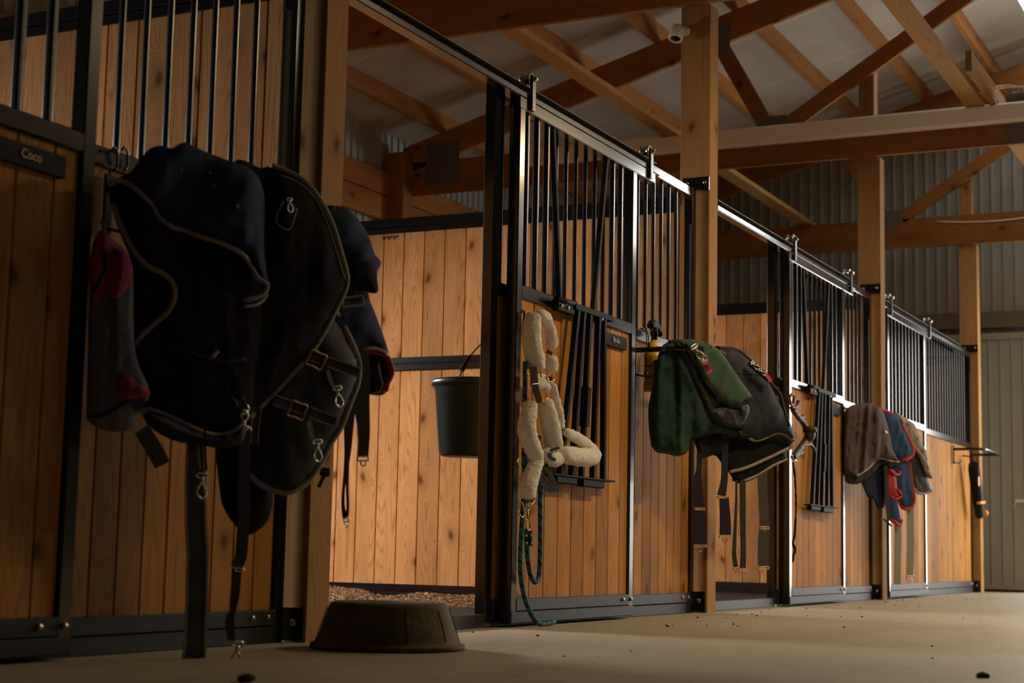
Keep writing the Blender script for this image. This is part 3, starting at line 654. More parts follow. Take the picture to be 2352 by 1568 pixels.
# pink and grey cooler hanging at the left on a hook
PA, PB = (-1.02, .02), (-.70, -.06)
t = thing('fleece_cooler', (-.9, 0, .8), 'grey fleece horse cooler with pink shoulders hanging left of the black blankets', 'horse blanket')
c = Cloth([(222, 560), (236, 524), (256, 545), (300, 590), (309, 640), (305, 720), (312, 800), (330, 870), (348, 935), (320, 950), (300, 985), (250, 990), (203, 968), (199, 930), (202, 800), (206, 660)], PA, PB, 0, .03, .05, .012, (.012, 14, 1.0, 0), 3); c.mesh('shell', 'grey_fleece', t)
c2 = Cloth([(210, 570), (236, 526), (258, 550), (300, 592), (309, 640), (300, 665), (280, 690), (252, 706), (246, 690), (208, 690)], PA, PB, .006, .034, .04, .010, (.012, 14, 2, 0), 5); c2.mesh('hood', 'pink', t)
c3 = Cloth([(275, 845), (345, 900), (340, 915), (270, 930), (215, 945), (207, 940), (245, 915), (268, 890)], PA, PB, .012, .030, .03, .010, (.004, 14, 2, 0), 6); c3.mesh('lower_patch', 'pink', t)
trim(c, [(206, 955), (240, 950), (290, 925), (338, 908)], .006, 'binding_dark', 'binding', t)
trim(c, [(206, 712), (225, 706), (243, 706)], .003, 'crimson', 'stripe', t)
trim(c2, [(208, 697), (225, 693), (243, 694)], .003, 'binding', 'stripe', t, .004)
trim(c2, [(216, 560), (238, 580), (240, 620), (226, 650), (214, 668)], .007, 'binding_dark', 'collar_edge', t)
strap([(325, 985), (350, 1025), (372, 1068)], [36, 38, 36], PA, PB, .03, 'grey_web', 'strap', t)
wire([(232, 505), (236, 515), (238, 528), (232, 535)], .004, PA, PB, .0, 'black_steel', 'hook', t)
# far navy blanket with red hem
t = thing('navy_blanket', (-.1, -.3, .9), 'navy blanket with crimson and cream hem at the right end of the nearest rack', 'horse blanket', None)
c = Cloth([(690, 455), (745, 470), (795, 477), (828, 510), (848, 545), (862, 585), (876, 602), (867, 625), (865, 672), (846, 672), (850, 690), (868, 735), (884, 780), (893, 815), (880, 818), (843, 806), (800, 840), (740, 850), (690, 700)], CA, CB, -.03, .06, .10, .014, (.014, 6, 9, .6), 11); c.mesh('shell', 'navy', t)
c2 = Cloth([(820, 800), (850, 800), (880, 808), (899, 838), (900, 862), (889, 885), (886, 903), (866, 908), (840, 900), (820, 860)], CA, CB, -.045, .02, .04, .012, (.004, 9, 3, 0), 12); c2.mesh('lining', 'black_lining', t)
trim(c2, [(838, 806), (862, 807), (884, 815), (896, 838), (899, 858), (888, 880), (884, 897)], .010, 'crimson', 'hem_binding', t, .010)
trim(c, [(838, 798), (862, 797), (884, 806), (889, 813)], .0045, 'cream', 'hem_piping', t, .045)
trim(c2, [(868, 835), (873, 865), (878, 880), (872, 898), (850, 903)], .0035, 'tan', 'inner_piping', t, .008)
c3 = Cloth([(800, 600), (850, 600), (866, 640), (866, 673), (830, 668), (795, 690)], CA, CB, .015, .03, .05, .012, (.008, 9, 3, 0), 14); c3.mesh('folded_corner', 'black_cloth', t)
buckle((810, 692), 46, 20, -.12, CA, CB, .075, t, 'tan', .003)
strap([(812, 690), (820, 760), (826, 850), (832, 940), (836, 1000), (834, 1048)], [40, 44, 44, 34, 26, 24], CA, CB, .01, 'olive_web', 'strap', t)
buckle((834, 1053), 24, 9, 0, CA, CB, .012, t, 'chrome', .003); mb = None
wire([(829, 1058), (829, 1066), (834, 1070), (840, 1066), (840, 1058)], .0025, CA, CB, .012, 'chrome', 'end_loop', t)
strap([(802, 820), (803, 900), (802, 960), (797, 1050), (791, 1110), (788, 1160), (793, 1188)], [28, 28, 24, 13, 6, 7, 12], CA, CB, .012, 'olive_web', 'strap', t)
strap([(797, 1050), (798, 1110), (799, 1160), (797, 1186)], [9, 6, 5, 6], CA, CB, .016, 'olive_web', 'strap_loop', t)
buckle((795, 1194), 11, 8, 0, CA, CB, .014, t, 'chrome', .0022); wire([(791, 1202), (799, 1206), (795, 1212)], .002, CA, CB, .014, 'chrome', 'end_loop', t)
# navy panel hanging lowest
t = thing('navy_sheet', (-.3, -.3, .6), 'dark navy sheet with thick grey binding and brass buckles, hanging lowest on the nearest rack', 'horse blanket')
c = Cloth([(700, 640), (752, 690), (775, 730), (805, 785), (822, 830), (821, 875), (803, 925), (782, 980), (758, 1018), (736, 1062), (708, 1102), (680, 1122), (655, 1130), (618, 1120), (588, 1102), (570, 1078), (555, 1000), (560, 900), (640, 800)], CA, CB, .02, .045, .09, .014, (.008, 5, 2, .4), 21); c.mesh('shell', 'navy_dark', t)
trim(c, [(762, 705), (778, 732), (804, 783), (822, 830), (821, 875), (803, 925), (782, 980), (758, 1018), (736, 1062), (708, 1102), (680, 1122), (655, 1130), (618, 1120), (588, 1102), (571, 1080)], .010, 'binding', 'binding', t, .006)
c4 = Cloth([(498, 990), (560, 980), (605, 1040), (626, 1130), (622, 1180), (606, 1208), (572, 1228), (545, 1212), (518, 1175), (505, 1130)], CA, CB, -.05, .03, .06, .014, (.006, 9, 3, 0), 24); c4.mesh('inner_flap', 'black_cloth', t)
for (pts, bc, ba) in (([(712, 816), (745, 828), (785, 842), (822, 856)], (726, 826), .45), ([(628, 918), (665, 930), (700, 942), (735, 956), (770, 968)], (682, 942), .35)):
    strap(pts, [24]*len(pts), CA, CB, .085, 'olive_web', 'breast_strap', t, edge='binding'); buckle(bc, 36, 34, ba, CA, CB, .094, t, 'brass', .0033)
    strap([(bc[0]+26, bc[1]-14), (bc[0]+20, bc[1]+26)], [10, 10], CA, CB, .092, 'binding_dark', 'keeper', t)
strap([(752, 850), (762, 880), (772, 895)], [9, 8, 7], CA, CB, .09, 'binding', 'loop_tab', t); snaphook((777, 912), 50, -.15, CA, CB, .092, t)
strap([(707, 965), (716, 1000), (722, 1018)], [12, 11, 10], CA, CB, .088, 'binding', 'loop_tab', t); snaphook((729, 1036), 52, -.05, CA, CB, .092, t)
strap([(590, 935), (586, 975), (583, 1020)], [20, 19, 18], CA, CB, .09, 'olive_web', 'side_strap', t, edge='binding')
wire([(752, 1075), (754, 1090), (745, 1092), (732, 1118)], .006, CA, CB, -.04, 'black_plastic', 'clip', t); strap([(735, 1082), (757, 1084)], [20, 18], CA, CB, -.035, 'black_plastic', 'plastic_buckle', t)
# black coat in the middle
t = thing('black_blanket', (-.4, -.25, 1.0), 'black padded blanket with a small patch pocket, in the middle of the nearest heap', 'horse blanket')
c = Cloth([(535, 372), (560, 368), (600, 386), (622, 380), (662, 396), (702, 420), (736, 462), (762, 515), (780, 572), (796, 636), (789, 672), (768, 715), (740, 768), (712, 812), (680, 846), (640, 890), (600, 930), (570, 960), (500, 960), (470, 850), (470, 600), (500, 420)], CA, CB, .05, .07, .10, .014, (.022, 7, 1.2, -.1), 31); c.mesh('shell', 'black_cloth', t)
trim(c, [(622, 380), (662, 396), (702, 421), (736, 464), (762, 517), (779, 572), (796, 636), (789, 672), (768, 715), (740, 768), (712, 812), (680, 846), (640, 890), (600, 930), (572, 958)], .008, 'binding', 'binding', t, .022)
trim(c, [(645, 405), (690, 425), (725, 462), (750, 515), (770, 575), (790, 640)], .0022, 'binding', 'piping', t, .004)
c2 = Cloth([(650, 462), (666, 460), (682, 478), (664, 527), (634, 507)], CA, CB, .165, .006, .02, .012, (.001, 5, 5, 0), 33, sharp=True); c2.mesh('patch_pocket', 'black_leather', t)
trim(c2, [(650, 462), (634, 507), (664, 527), (682, 478)], .0022, 'binding', 'pocket_edge', t, .001)
snaphook((666, 472), 34, -.1, CA, CB, .185, t)
# big black front blanket
t = thing('turnout_blanket', (-.75, -.2, 1.0), 'large black turnout blanket with long straps, frontmost on the nearest rack', 'horse blanket')
cb = Cloth([(249, 428), (262, 415), (320, 392), (420, 400), (560, 420), (608, 470), (612, 650), (604, 760), (592, 850), (576, 950), (556, 975), (520, 996), (480, 996), (420, 972), (368, 948), (340, 938), (326, 935), (346, 905), (334, 872), (318, 838), (309, 792), (306, 720), (306, 640), (300, 595), (275, 535), (256, 475)], CA, CB, .10, .06, .09, .014, (.026, 6, 1.6, .15), 41); cb.mesh('shell', 'black_cloth', t)
trim(cb, [(262, 470), (280, 520), (308, 575), (340, 612), (372, 628), (396, 650), (401, 680), (386, 716), (356, 742), (328, 768), (312, 790)], .007, 'binding', 'edge_binding', t, .002)
c5 = Cloth([(326, 952), (334, 939), (365, 946), (412, 966), (460, 988), (500, 998), (540, 986), (562, 962), (560, 1010), (520, 1030), (460, 1022), (400, 1012), (350, 985)], CA, CB, .15, .03, .04, .012, (.004, 9, 3, 0), 44); c5.mesh('neck_lining', 'navy_dark', t)
trim(c5, [(327, 951), (337, 939), (365, 945), (412, 966), (460, 989), (500, 998), (540, 987), (560, 964)], .0055, 'tan', 'neck_piping', t, .008)
trim(cb, [(395, 795), (440, 810), (490, 825)], .004, 'binding_dark', 'seam', t, .0); trim(cb, [(486, 822), (520, 830), (560, 822)], .004, 'binding_dark', 'seam', t, .0)
wire([(486, 820), (499, 806)], .006, CA, CB, .20, 'tan', 'zip_puller', t)
M['grey_dark_web'] = plain('dark_webbing', (.04, .042, .047), .6, 0, .4, 40, .3)
strap([(449, 985), (448, 1060), (449, 1180), (452, 1300), (450, 1420), (445, 1500), (440, 1528)], [38, 44, 48, 49, 50, 52, 54], CA, CB, .10, 'grey_dark_web', 'belly_strap', t, edge='binding')
strap([(453, 995), (455, 1040), (460, 1078)], [4, 4, 5], CA, CB, .112, 'binding', 'cord', t); snaphook((463, 1117), 60, .02, CA, CB, .116, t)
strap([(561, 990), (561, 1080), (560, 1160), (558, 1220), (553, 1280), (540, 1302)], [26, 26, 27, 27, 26, 24], CA, CB, .13, 'olive_web', 'leg_strap', t)
strap([(545, 1306), (542, 1340), (538, 1375), (534, 1405), (528, 1425), (533, 1470)], [20, 20, 20, 14, 20, 17], CA, CB, .13, 'olive_web', 'leg_strap', t)
buckle((550, 1308), 20, 7, .1, CA, CB, .134, t, 'chrome', .002); snaphook((544, 1505), 62, .08, CA, CB, .134, t)
strap([(528, 870), (545, 905), (556, 930)], [26, 24, 20], CA, CB, .17, 'grey_dark_web', 'leg_strap', t, edge='binding')
wire([(546, 935), (548, 946), (560, 950), (570, 940), (566, 928)], .004, CA, CB, .155, 'chrome', 'ring', t); snaphook((561, 962), 46, math.pi, CA, CB, .158, t)
wire([(548, 990), (548, 982), (574, 982), (574, 990)], .0035, CA, CB, .155, 'zinc', 'slider', t)
strap([(474, 560), (476, 700), (473, 860), (471, 1000), (474, 1080)], [4, 4, 4, 4, 4], CA, CB, .21, 'black_cloth', 'cord', t)
for (a, b_) in ((555, 688), (556, 704)): trim(cb, [(a, b_), (a+28, b_-3), (a+50, b_-18), (a+60, b_-40)], .0045, 'binding', 'collar_piping', t, .01)
# navy hood lying on top
t = thing('blanket_hood', (-.75, -.15, 1.2), 'navy blanket hood with pale piping thrown over the top of the nearest heap', 'horse blanket hood')
ch = Cloth([(298, 402), (320, 368), (345, 340), (372, 334), (392, 341), (410, 330), (425, 326), (445, 336), (482, 352), (530, 370), (562, 380), (590, 402), (605, 440), (608, 490), (606, 560), (612, 620), (616, 652), (592, 638), (574, 606), (558, 586), (518, 563), (462, 545), (420, 526), (398, 522), (372, 502), (352, 468), (325, 444), (296, 424)], CA, CB, .165, .055, .07, .012, (.026, 8, 1.3, -.45), 51); ch.mesh('shell', 'navy', t)
M['tan_dark'] = plain('dull_piping', (.24, .215, .17), .8)
HT = [(252, 424), (268, 414), (292, 419), (322, 441), (349, 467), (366, 497), (396, 520), (418, 526), (460, 541), (516, 560), (556, 583), (572, 604), (590, 636), (613, 652), (610, 666), (592, 679), (560, 688)]
trim(ch, HT, .0065, 'tan_dark', 'piping', t, .032)
cx = Cloth([(322, 368), (345, 352), (380, 350), (415, 360), (428, 385), (400, 394), (360, 390), (335, 380)], CA, CB, .205, .012, .03, .012, (.003, 9, 3, 0), 53); cx.mesh('opening_shadow', 'black_cloth', t)  # black patch laid on the hood as the shadow in its opening
for q in ((417, 389), (483, 398), (491, 426), (543, 473)):
    mb = MB(); mb.ball(ch.at(q, .002), .0045, 5); mb.build('rivet', 'tan', t)
mb = MB()
for x in (262, 285): mb.tube(spline([onY((x-6, 345), .04), onY((x, 338), .04), onY((x+8, 350), .045), onY((x+6, 385), .05), onY((x-2, 392), .05)], .01), .0035, 8)
tag(mb.build('wire_hook', 'black_steel'), 'pair of black wire hooks over the rail above the nearest heap', 'hook')
# ---- green rack
GA, GB = (2.75, -.02), (3.62, -.45)
t = thing('navy_turnout', (3.4, -.3, 1.0), 'dusty dark navy turnout blanket with tan hem stripes, behind the green blanket', 'horse blanket')
ln = Cloth([(1600, 990), (1720, 1000), (1790, 990), (1822, 1006), (1822, 1026), (1806, 1040), (1806, 1055), (1770, 1076), (1740, 1096), (1710, 1108), (1690, 1108), (1676, 1088), (1655, 1060), (1640, 1045), (1610, 1052), (1600, 1030)], GA, GB, -.05, .04, .05, .014, (.006, 6, 3, 0), 61); ln.mesh('lining', 'black_lining', t)
c = Cloth([(1640, 800), (1660, 798), (1690, 803), (1718, 824), (1746, 850), (1768, 880), (1788, 920), (1806, 958), (1818, 988), (1826, 1012), (1806, 998), (1782, 994), (1760, 1003), (1738, 1011), (1718, 1008), (1690, 1000), (1660, 960), (1640, 880)], GA, GB, .02, .045, .08, .012, (.012, 7, 2.0, -.5), 62); c.mesh('shell', 'dusty_navy', t)
trim(c, [(1720, 1006), (1738, 1011), (1760, 1004), (1782, 994), (1806, 998), (1824, 1012)], .008, 'tan', 'hem_binding', t, .0)
trim(ln, [(1676, 1083), (1710, 1075), (1750, 1058), (1786, 1041), (1814, 1026), (1823, 1014)], .008, 'tan', 'hem_stripe', t, .012); trim(ln, [(1682, 1102), (1710, 1102), (1740, 1090), (1772, 1070), (1806, 1054)], .007, 'tan', 'hem_stripe', t, .0)
trim(c, [(1650, 800), (1690, 803), (1718, 824), (1746, 850), (1768, 878), (1790, 905), (1800, 940), (1812, 980)], .010, 'binding_dark', 'spine_binding', t, .0)
trim(c, [(1652, 803), (1668, 815)], .004, 'tan', 'label_edge', t, .0)
trim(c, [(1695, 858), (1720, 858), (1745, 862)], .0025, 'binding_dark', 'seam', t, .0)
strap([(1720, 832), (1745, 852), (1768, 873)], [14, 15, 14], GA, GB, .10, 'black_leather', 'surcingle_strap', t); snaphook((1735, 840), 24, -.8, GA, GB, .11, t); snaphook((1752, 855), 20, -.8, GA, GB, .11, t)
strap([(1756, 858), (1764, 866), (1770, 876)], [7, 8, 8], GA, GB, .108, 'hot_pink', 'pink_tag', t)
for (pts, ws, mtl, ed) in (([(1692, 1100), (1691, 1160), (1688, 1220), (1686, 1270), (1690, 1302)], [4, 5, 7, 9, 10], 'olive_web', 10), ([(1706, 1096), (1706, 1180), (1707, 1250), (1706, 1304)], [13, 13, 12, 13], 'olive_web', 14),
                          ([(1750, 1078), (1753, 1150), (1755, 1208)], [21, 21, 22], 'grey_dk', 22), ([(1755, 1212), (1753, 1255), (1753, 1300)], [23, 24, 24], 'grey_dk', 26)):
    M.setdefault('grey_dk', plain('charcoal_webbing', (.065, .062, .05), .7, 0, .3, 60, .25))
    strap(pts, ws, GA, GB, -.02, mtl, 'leg_strap', t); q = pts[-1]; buckle((q[0], q[1]+4), ed, 5, 0, GA, GB, -.018, t, 'brass', .0025); wire([(q[0]-3, q[1]+8), (q[0], q[1]+13), (q[0]+3, q[1]+8)], .002, GA, GB, -.018, 'brass', 'hook_end', t)
t = thing('green_blanket', (3.1, -.2, 1.0), 'green canvas horse blanket with navy lining draped over the rack beside the yellow spray bottle', 'horse blanket')
c = Cloth([(1512, 815), (1524, 791), (1548, 783), (1572, 796), (1592, 845), (1622, 915), (1652, 968), (1700, 985), (1719, 1004), (1690, 999), (1650, 994), (1605, 1003), (1587, 1012), (1580, 1036), (1573, 1043), (1555, 1048), (1530, 1042), (1510, 1039), (1498, 1027), (1492, 1000), (1489, 940), (1500, 880), (1508, 842)], GA, GB, .03, .07, .09, .012, (.020, 8, 1.0, .05), 71); c.mesh('shell', 'green', t)
trim(c, [(1719, 1004), (1690, 999), (1650, 994), (1605, 1003), (1587, 1010)], .005, 'binding_dark', 'hem_binding', t, .0)
li = Cloth([(1552, 786), (1580, 808), (1602, 845), (1618, 872), (1642, 905), (1672, 930), (1714, 922), (1723, 942), (1718, 962), (1704, 978), (1680, 980), (1652, 968), (1628, 938), (1606, 895), (1590, 855), (1568, 812)], GA, GB, .10, .02, .04, .010, (.009, 14, 9, .3), 72); li.mesh('lining', 'shiny_navy', t)
trim(li, [(1546, 784), (1568, 810), (1590, 853), (1606, 893), (1628, 936), (1652, 966), (1680, 980), (1704, 978), (1719, 961), (1723, 942), (1716, 924)], .005, 'binding_dark', 'lining_binding', t, .0)
fl = Cloth([(1556, 782), (1575, 779), (1602, 781), (1630, 791), (1655, 806), (1674, 833), (1702, 874), (1728, 912), (1712, 921), (1695, 930), (1676, 930), (1656, 916), (1636, 896), (1616, 870), (1604, 845), (1590, 822), (1574, 800)], GA, GB, .12, .025, .04, .010, (.008, 9, 2, -.6), 73); fl.mesh('front_flap', 'green_dusty', t)
trim(fl, [(1536, 786), (1558, 783), (1576, 800), (1592, 824), (1605, 848), (1618, 872), (1638, 897), (1658, 917), (1676, 931), (1696, 931), (1727, 913)], .0085, 'binding_dark', 'flap_binding', t, .0)
trim(fl, [(1572, 790), (1586, 808), (1600, 822)], .012, 'black_leather', 'reinforcing_patch', t, -.006)
mb = MB(); q4 = [fl.at(q, .003) for q in ((1597, 796), (1620, 786), (1636, 799), (1613, 812))]; mb.quad(*q4); mb.quad(*[q-V((0, 0, .0)) + V((.3, .9, 0)).normalized()*.003 for q in q4]); mb.build('leather_label', 'black_leather', t)
for k in (0, 1, 2, 3): pass
mb = MB(); mb.tube(spline([fl.at(q, .004) for q in ((1597, 796), (1620, 786), (1636, 799), (1613, 812))], .004, True), .0014, 6, closed=True); mb.build('label_stitching', 'tan_dark', t)
snaphook((1604, 810), 40, -.62, GA, GB, .19, t); buckle((1618, 822), 12, 8, -.3, GA, GB, .19, t, 'brass', .002)
tg = strap([(1617, 828), (1624, 841), (1632, 856)], [13, 13, 13], GA, GB, .192, 'hot_pink', 'pink_tag', t)
gd = (V((*GB, 0))-V((*GA, 0))).normalized(); gn = V((gd.y, -gd.x, 0)); gn = gn if gn.dot(CAM-V((*GA, 0))) > 0 else -gn
def ong(q, sh): return hit(q, V((*GA, 0))+gn*sh, gn)
a0, a1 = ong((1619, 831), .196), ong((1631, 855), .196)
text_mesh('JPC', .022, (a0+a1)/2+(ong((1632, 841), .196)-ong((1624, 843), .196))*.25, a1-a0, gn.cross(a1-a0), 'tag_lettering', 'ink', tg, bold=.0006)
text_mesh('USA', .016, (a0+a1)/2-(ong((1632, 841), .196)-ong((1624, 843), .196))*.45, a1-a0, gn.cross(a1-a0), 'tag_lettering', 'ink', tg, bold=.0006)
strap([(1617, 826), (1618, 830)], [13, 13], GA, GB, .194, 'cream', 'tag_end', t)
wire([(1596, 937), (1600, 946), (1606, 942)], .003, GA, GB, .10, 'brass', 'brass_ring', t)
for (pts, ws, w2) in (([(1607, 1040), (1605, 1075), (1603, 1100), (1606, 1165)], [13, 11, 17, 22], 22), ([(1605, 1170), (1608, 1210), (1607, 1250)], [25, 27, 28], 29), ([(1664, 990), (1664, 1050), (1664, 1100), (1657, 1138)], [17, 15, 15, 20], 20), ([(1663, 1142), (1665, 1185), (1665, 1228)], [21, 24, 26], 28)):
    strap(pts, ws, GA, GB, .03, 'navy_dark', 'leg_strap', t); q = pts[-1]; buckle((q[0]+1, q[1]+4), w2, 4, 0, GA, GB, .032, t, 'brass', .0025)
for q in ((1607, 1258), (1665, 1236)): wire([(q[0]-5, q[1]), (q[0]-3, q[1]+8), (q[0]+4, q[1]+8), (q[0]+5, q[1])], .0022, GA, GB, .032, 'brass', 'hook_end', t)
dn = Cloth([(1597, 1000), (1660, 990), (1662, 1012), (1655, 1040), (1640, 1044), (1612, 1052), (1600, 1030)], GA, GB, -.01, .03, .04, .012, (.006, 10, 3, 0), 77); dn.mesh('neck_lining', 'navy_dark', t)
# ---- brown rack
BA, BB = (6.42, 0), (7.3, -.36)
SA, SB = (7.45, -.03), (8.1, -.30)
t = thing('camouflage_blanket', (7.9, -.15, 1.0), 'maroon and camouflage blanket with green piping, rightmost on the brown blanket rack', 'horse blanket')
c = Cloth([(2048, 948), (2066, 951), (2086, 964), (2102, 976), (2116, 1010), (2129, 1040), (2133, 1068), (2142, 1096), (2128, 1094), (2112, 1060), (2094, 1024), (2074, 985)], BA, BB, -.06, .04, .05, .014, (.01, 8, 2, -.4), 81); c.mesh('shell', 'camo', t)
c2 = Cloth([(2085, 1050), (2102, 1028), (2122, 1056), (2129, 1090), (2141, 1120), (2128, 1130), (2106, 1131), (2097, 1110)], BA, BB, -.08, .03, .05, .014, (.008, 8, 2, 0), 82); 
M['green_black'] = plain('worn_black_nylon', (.012, .017, .015), .6, 0, .4, 20, .3, 0, c2=(.04, .05, .045)); c2.mesh('lower_panel', 'green_black', t)
M['sage'] = plain('sage_piping', (.26, .26, .19), .7)
trim(c, [(2056, 948), (2070, 962), (2082, 988), (2098, 1022), (2114, 1044), (2126, 1064), (2132, 1076)], .009, 'sage', 'piping', t, .0); trim(c2, [(2095, 1105), (2105, 1128), (2120, 1133), (2140, 1127)], .010, 'sage', 'hem_binding', t, .0)
t = thing('blue_blanket', (7.5, -.2, .9), 'blue blanket with bright red binding between the brown and camouflage blankets', 'horse blanket')
c = Cloth([(2020, 942), (2044, 945), (2062, 958), (2076, 985), (2086, 1008), (2098, 1034), (2090, 1050), (2064, 1058), (2046, 1040), (2030, 990)], BA, BB, -.02, .05, .06, .014, (.012, 9, 1.5, -.3), 83); c.mesh('shell', 'blue', t)
trim(c, [(2024, 942), (2036, 945), (2048, 950)], .012, 'red', 'binding', t, .0); trim(c, [(2070, 974), (2084, 1003), (2097, 1032), (2091, 1048), (2078, 1055), (2062, 1058)], .014, 'red', 'binding', t, .0)
c2 = Cloth([(2040, 1062), (2086, 1060), (2092, 1098), (2100, 1138), (2098, 1158), (2087, 1169), (2070, 1164), (2060, 1140), (2045, 1100)], BA, BB, -.04, .04, .06, .014, (.012, 9, 1.5, 0), 84); c2.mesh('lower_panel', 'blue', t)
trim(c2, [(2087, 1062), (2092, 1097), (2099, 1137), (2097, 1158), (2086, 1168), (2072, 1164), (2065, 1148)], .013, 'red', 'binding', t, .0)
c3 = Cloth([(2038, 1130), (2056, 1138), (2064, 1165), (2070, 1200), (2066, 1206), (2044, 1192), (2040, 1160)], BA, BB, -.01, .02, .04, .014, (.006, 9, 1.5, 0), 85); c3.mesh('corner_panel', 'blue', t)
trim(c3, [(2042, 1190), (2054, 1198), (2067, 1205), (2070, 1192)], .012, 'red', 'binding', t, .0)
c4 = Cloth([(2040, 1080), (2056, 1082), (2062, 1120), (2066, 1140), (2050, 1140), (2036, 1118)], BA, BB, .0, .02, .04, .014, (.006, 9, 1.5, 0), 86); c4.mesh('tartan_lining', 'crimson', t)
trim(c4, [(2042, 1078), (2050, 1086), (2062, 1090), (2068, 1082)], .010, 'red', 'binding', t, .01); trim(c4, [(2036, 1118), (2046, 1138), (2058, 1145), (2070, 1138), (2062, 1124)], .010, 'red', 'binding', t, .01)
for (x, y0, y1) in ((2062, 1190, 1342), (2091, 1160, 1322)): strap([(x, y0), (x, (y0+y1)/2), (x-1, y1)], [15, 15, 15], BA, BB, -.05, 'sage_web', 'strap', t)
buckle((2091, 1326), 18, 7, 0, BA, BB, -.048, t, 'copper', .004)
t = thing('brown_blanket', (6.8, -.15, 1.0), 'brown fleece blanket with cream piping draped over the third rack', 'horse blanket')
c5 = Cloth([(1980, 1090), (2033, 1060), (2035, 1100), (2033, 1158), (2021, 1169), (2014, 1164), (2005, 1146), (1992, 1140)], BA, BB, -.06, .02, .04, .014, (.006, 9, 1.5, 0), 88); c5.mesh('navy_lining', 'navy', t)
c6 = Cloth([(1938, 1070), (2010, 1050), (2064, 1060), (2066, 1068), (2046, 1075), (2024, 1070), (2004, 1092), (1985, 1106), (1960, 1112), (1941, 1104)], BA, BB, -.02, .03, .03, .014, (.004, 9, 1.5, 0), 89); 
M['brown_dark'] = plain('dark_brown_lining', (.03, .016, .018), .9); c6.mesh('inner_hem', 'brown_dark', t)
c = Cloth([(1938, 952), (1950, 934), (1972, 926), (1990, 925), (2010, 929), (2026, 940), (2036, 965), (2044, 995), (2051, 1027), (2060, 1050), (2067, 1062), (2040, 1057), (2026, 1052), (2012, 1055), (1996, 1073), (1970, 1092), (1950, 1088), (1938, 1078), (1937, 1010)], BA, BB, .03, .06, .08, .014, (.024, 9, 1.0, -.15), 90); c.mesh('shell', 'brown', t)
trim(c, [(1969, 1092), (1996, 1074), (2012, 1056), (2026, 1052), (2042, 1057), (2064, 1060)], .006, 'cream', 'piping', t, .0)
mb = MB(); mb.ball(c.at((2033, 993), .006), .012, 7); mb.build('button', 'chrome', t)
strap([(2034, 1070), (2037, 1120), (2038, 1160), (2042, 1195)], [10, 9, 9, 8], BA, BB, .02, 'brown_dark', 'strap', t); wire([(2030, 1192), (2040, 1200), (2047, 1208)], .006, BA, BB, .02, 'black_plastic', 'clip', t)
# ------------------------------------------------------------------ sheepskin halter
def fl_disp(w): return .0032*noise.noise(w*95)+.0022*noise.noise(w*210)+.003*noise.noise(w*38)
def sleeve(par, pts, w, y, n=30, name='fleece_sleeve', m0=1.0):
    Q = spline([(p[0], p[1], ww/2) for p, ww in zip(pts, w if isinstance(w, (list, tuple)) else [w]*len(pts))], 2.2)
    s = MB(); sc = [(onY((q.x, q.y), y)-CAM).length/FPX for q in Q]; m = len(Q)
    def rad(t):
        i = min(int(round(t*(m-1))), m-1); e = min(i, m-1-i)/4.0; k = math.sqrt(max(0.0, 1-(1-min(1, e+.12))**2)); return max(.002, Q[i].z*sc[i]*k)
    s.tube([onY((q.x, q.y), y) for q in Q], 0, n, rad=rad, disp=fl_disp); return s.build(name, 'sheepskin', par)
HY = -.055
t = thing('sheepskin_halter', (1.5, -.05, .5), 'cream sheepskin padded leather halter hanging on the Birdie door', 'halter')
sleeve(t, [(1262, 745), (1265, 765), (1268, 785), (1264, 800)], [22, 26, 28, 24], HY+.012)
sleeve(t, [(1262, 752), (1252, 730), (1237, 722)], [22, 30, 26], HY+.006)
sleeve(t, [(1226, 722), (1222, 745), (1222, 790), (1230, 830), (1232, 850)], [34, 42, 44, 44, 38], HY-.012)
sleeve(t, [(1264, 818), (1267, 836), (1267, 855)], [24, 30, 27], HY+.01)
sleeve(t, [(1224, 885), (1240, 876), (1252, 880)], [22, 36, 30], HY); sleeve(t, [(1250, 882), (1256, 898)], [26, 24], HY)
sleeve(t, [(1220, 925), (1212, 960), (1210, 990), (1222, 1030), (1229, 1055), (1222, 1085), (1213, 1115), (1210, 1145)], [32, 40, 44, 42, 40, 40, 42, 40], HY-.015)
sleeve(t, [(1252, 918), (1258, 945), (1266, 980), (1272, 1015), (1278, 1028)], [32, 38, 42, 42, 36], HY-.008)
sleeve(t, [(1268, 880), (1276, 915), (1284, 950), (1288, 985)], [16, 20, 21, 20], HY+.015)
sleeve(t, [(1298, 992), (1320, 1003), (1345, 1020), (1364, 1038)], [20, 26, 28, 30], HY+.01)
sleeve(t, [(1288, 1043), (1310, 1046), (1335, 1050), (1358, 1049), (1370, 1040)], [38, 42, 42, 40, 28], HY-.012)
sleeve(t, [(1252, 1030), (1260, 1050), (1285, 1055)], [30, 40, 34], HY+.004)
def lstrap(pts, w, y, mt, name, edge=None, closed=False):
    Q = spline([(p[0], p[1], w) for p in pts], 3, closed); s = MB(); s.tube([onY((q.x, q.y), y) for q in Q], 0, 8, rad=lambda tt: (w/2*.00172, .0018), flat=(1, 0, 0), closed=closed); return s.build(name, mt, t)
def ystrap(pts, ws, y, mt, name, edge=None): return strap(pts, ws, (0, y), (1, y), 0, mt, name, t, .003, edge)
ystrap([(1226, 842), (1228, 870), (1232, 895), (1238, 918), (1240, 924)], [16, 15, 13, 13, 8], HY-.035, 'leather', 'leather_strap')
ystrap([(1256, 806), (1268, 812)], [8, 8], HY+.01, 'leather', 'leather_strap'); ystrap([(1262, 864), (1262, 876)], [12, 12], HY+.01, 'leather', 'leather_strap')
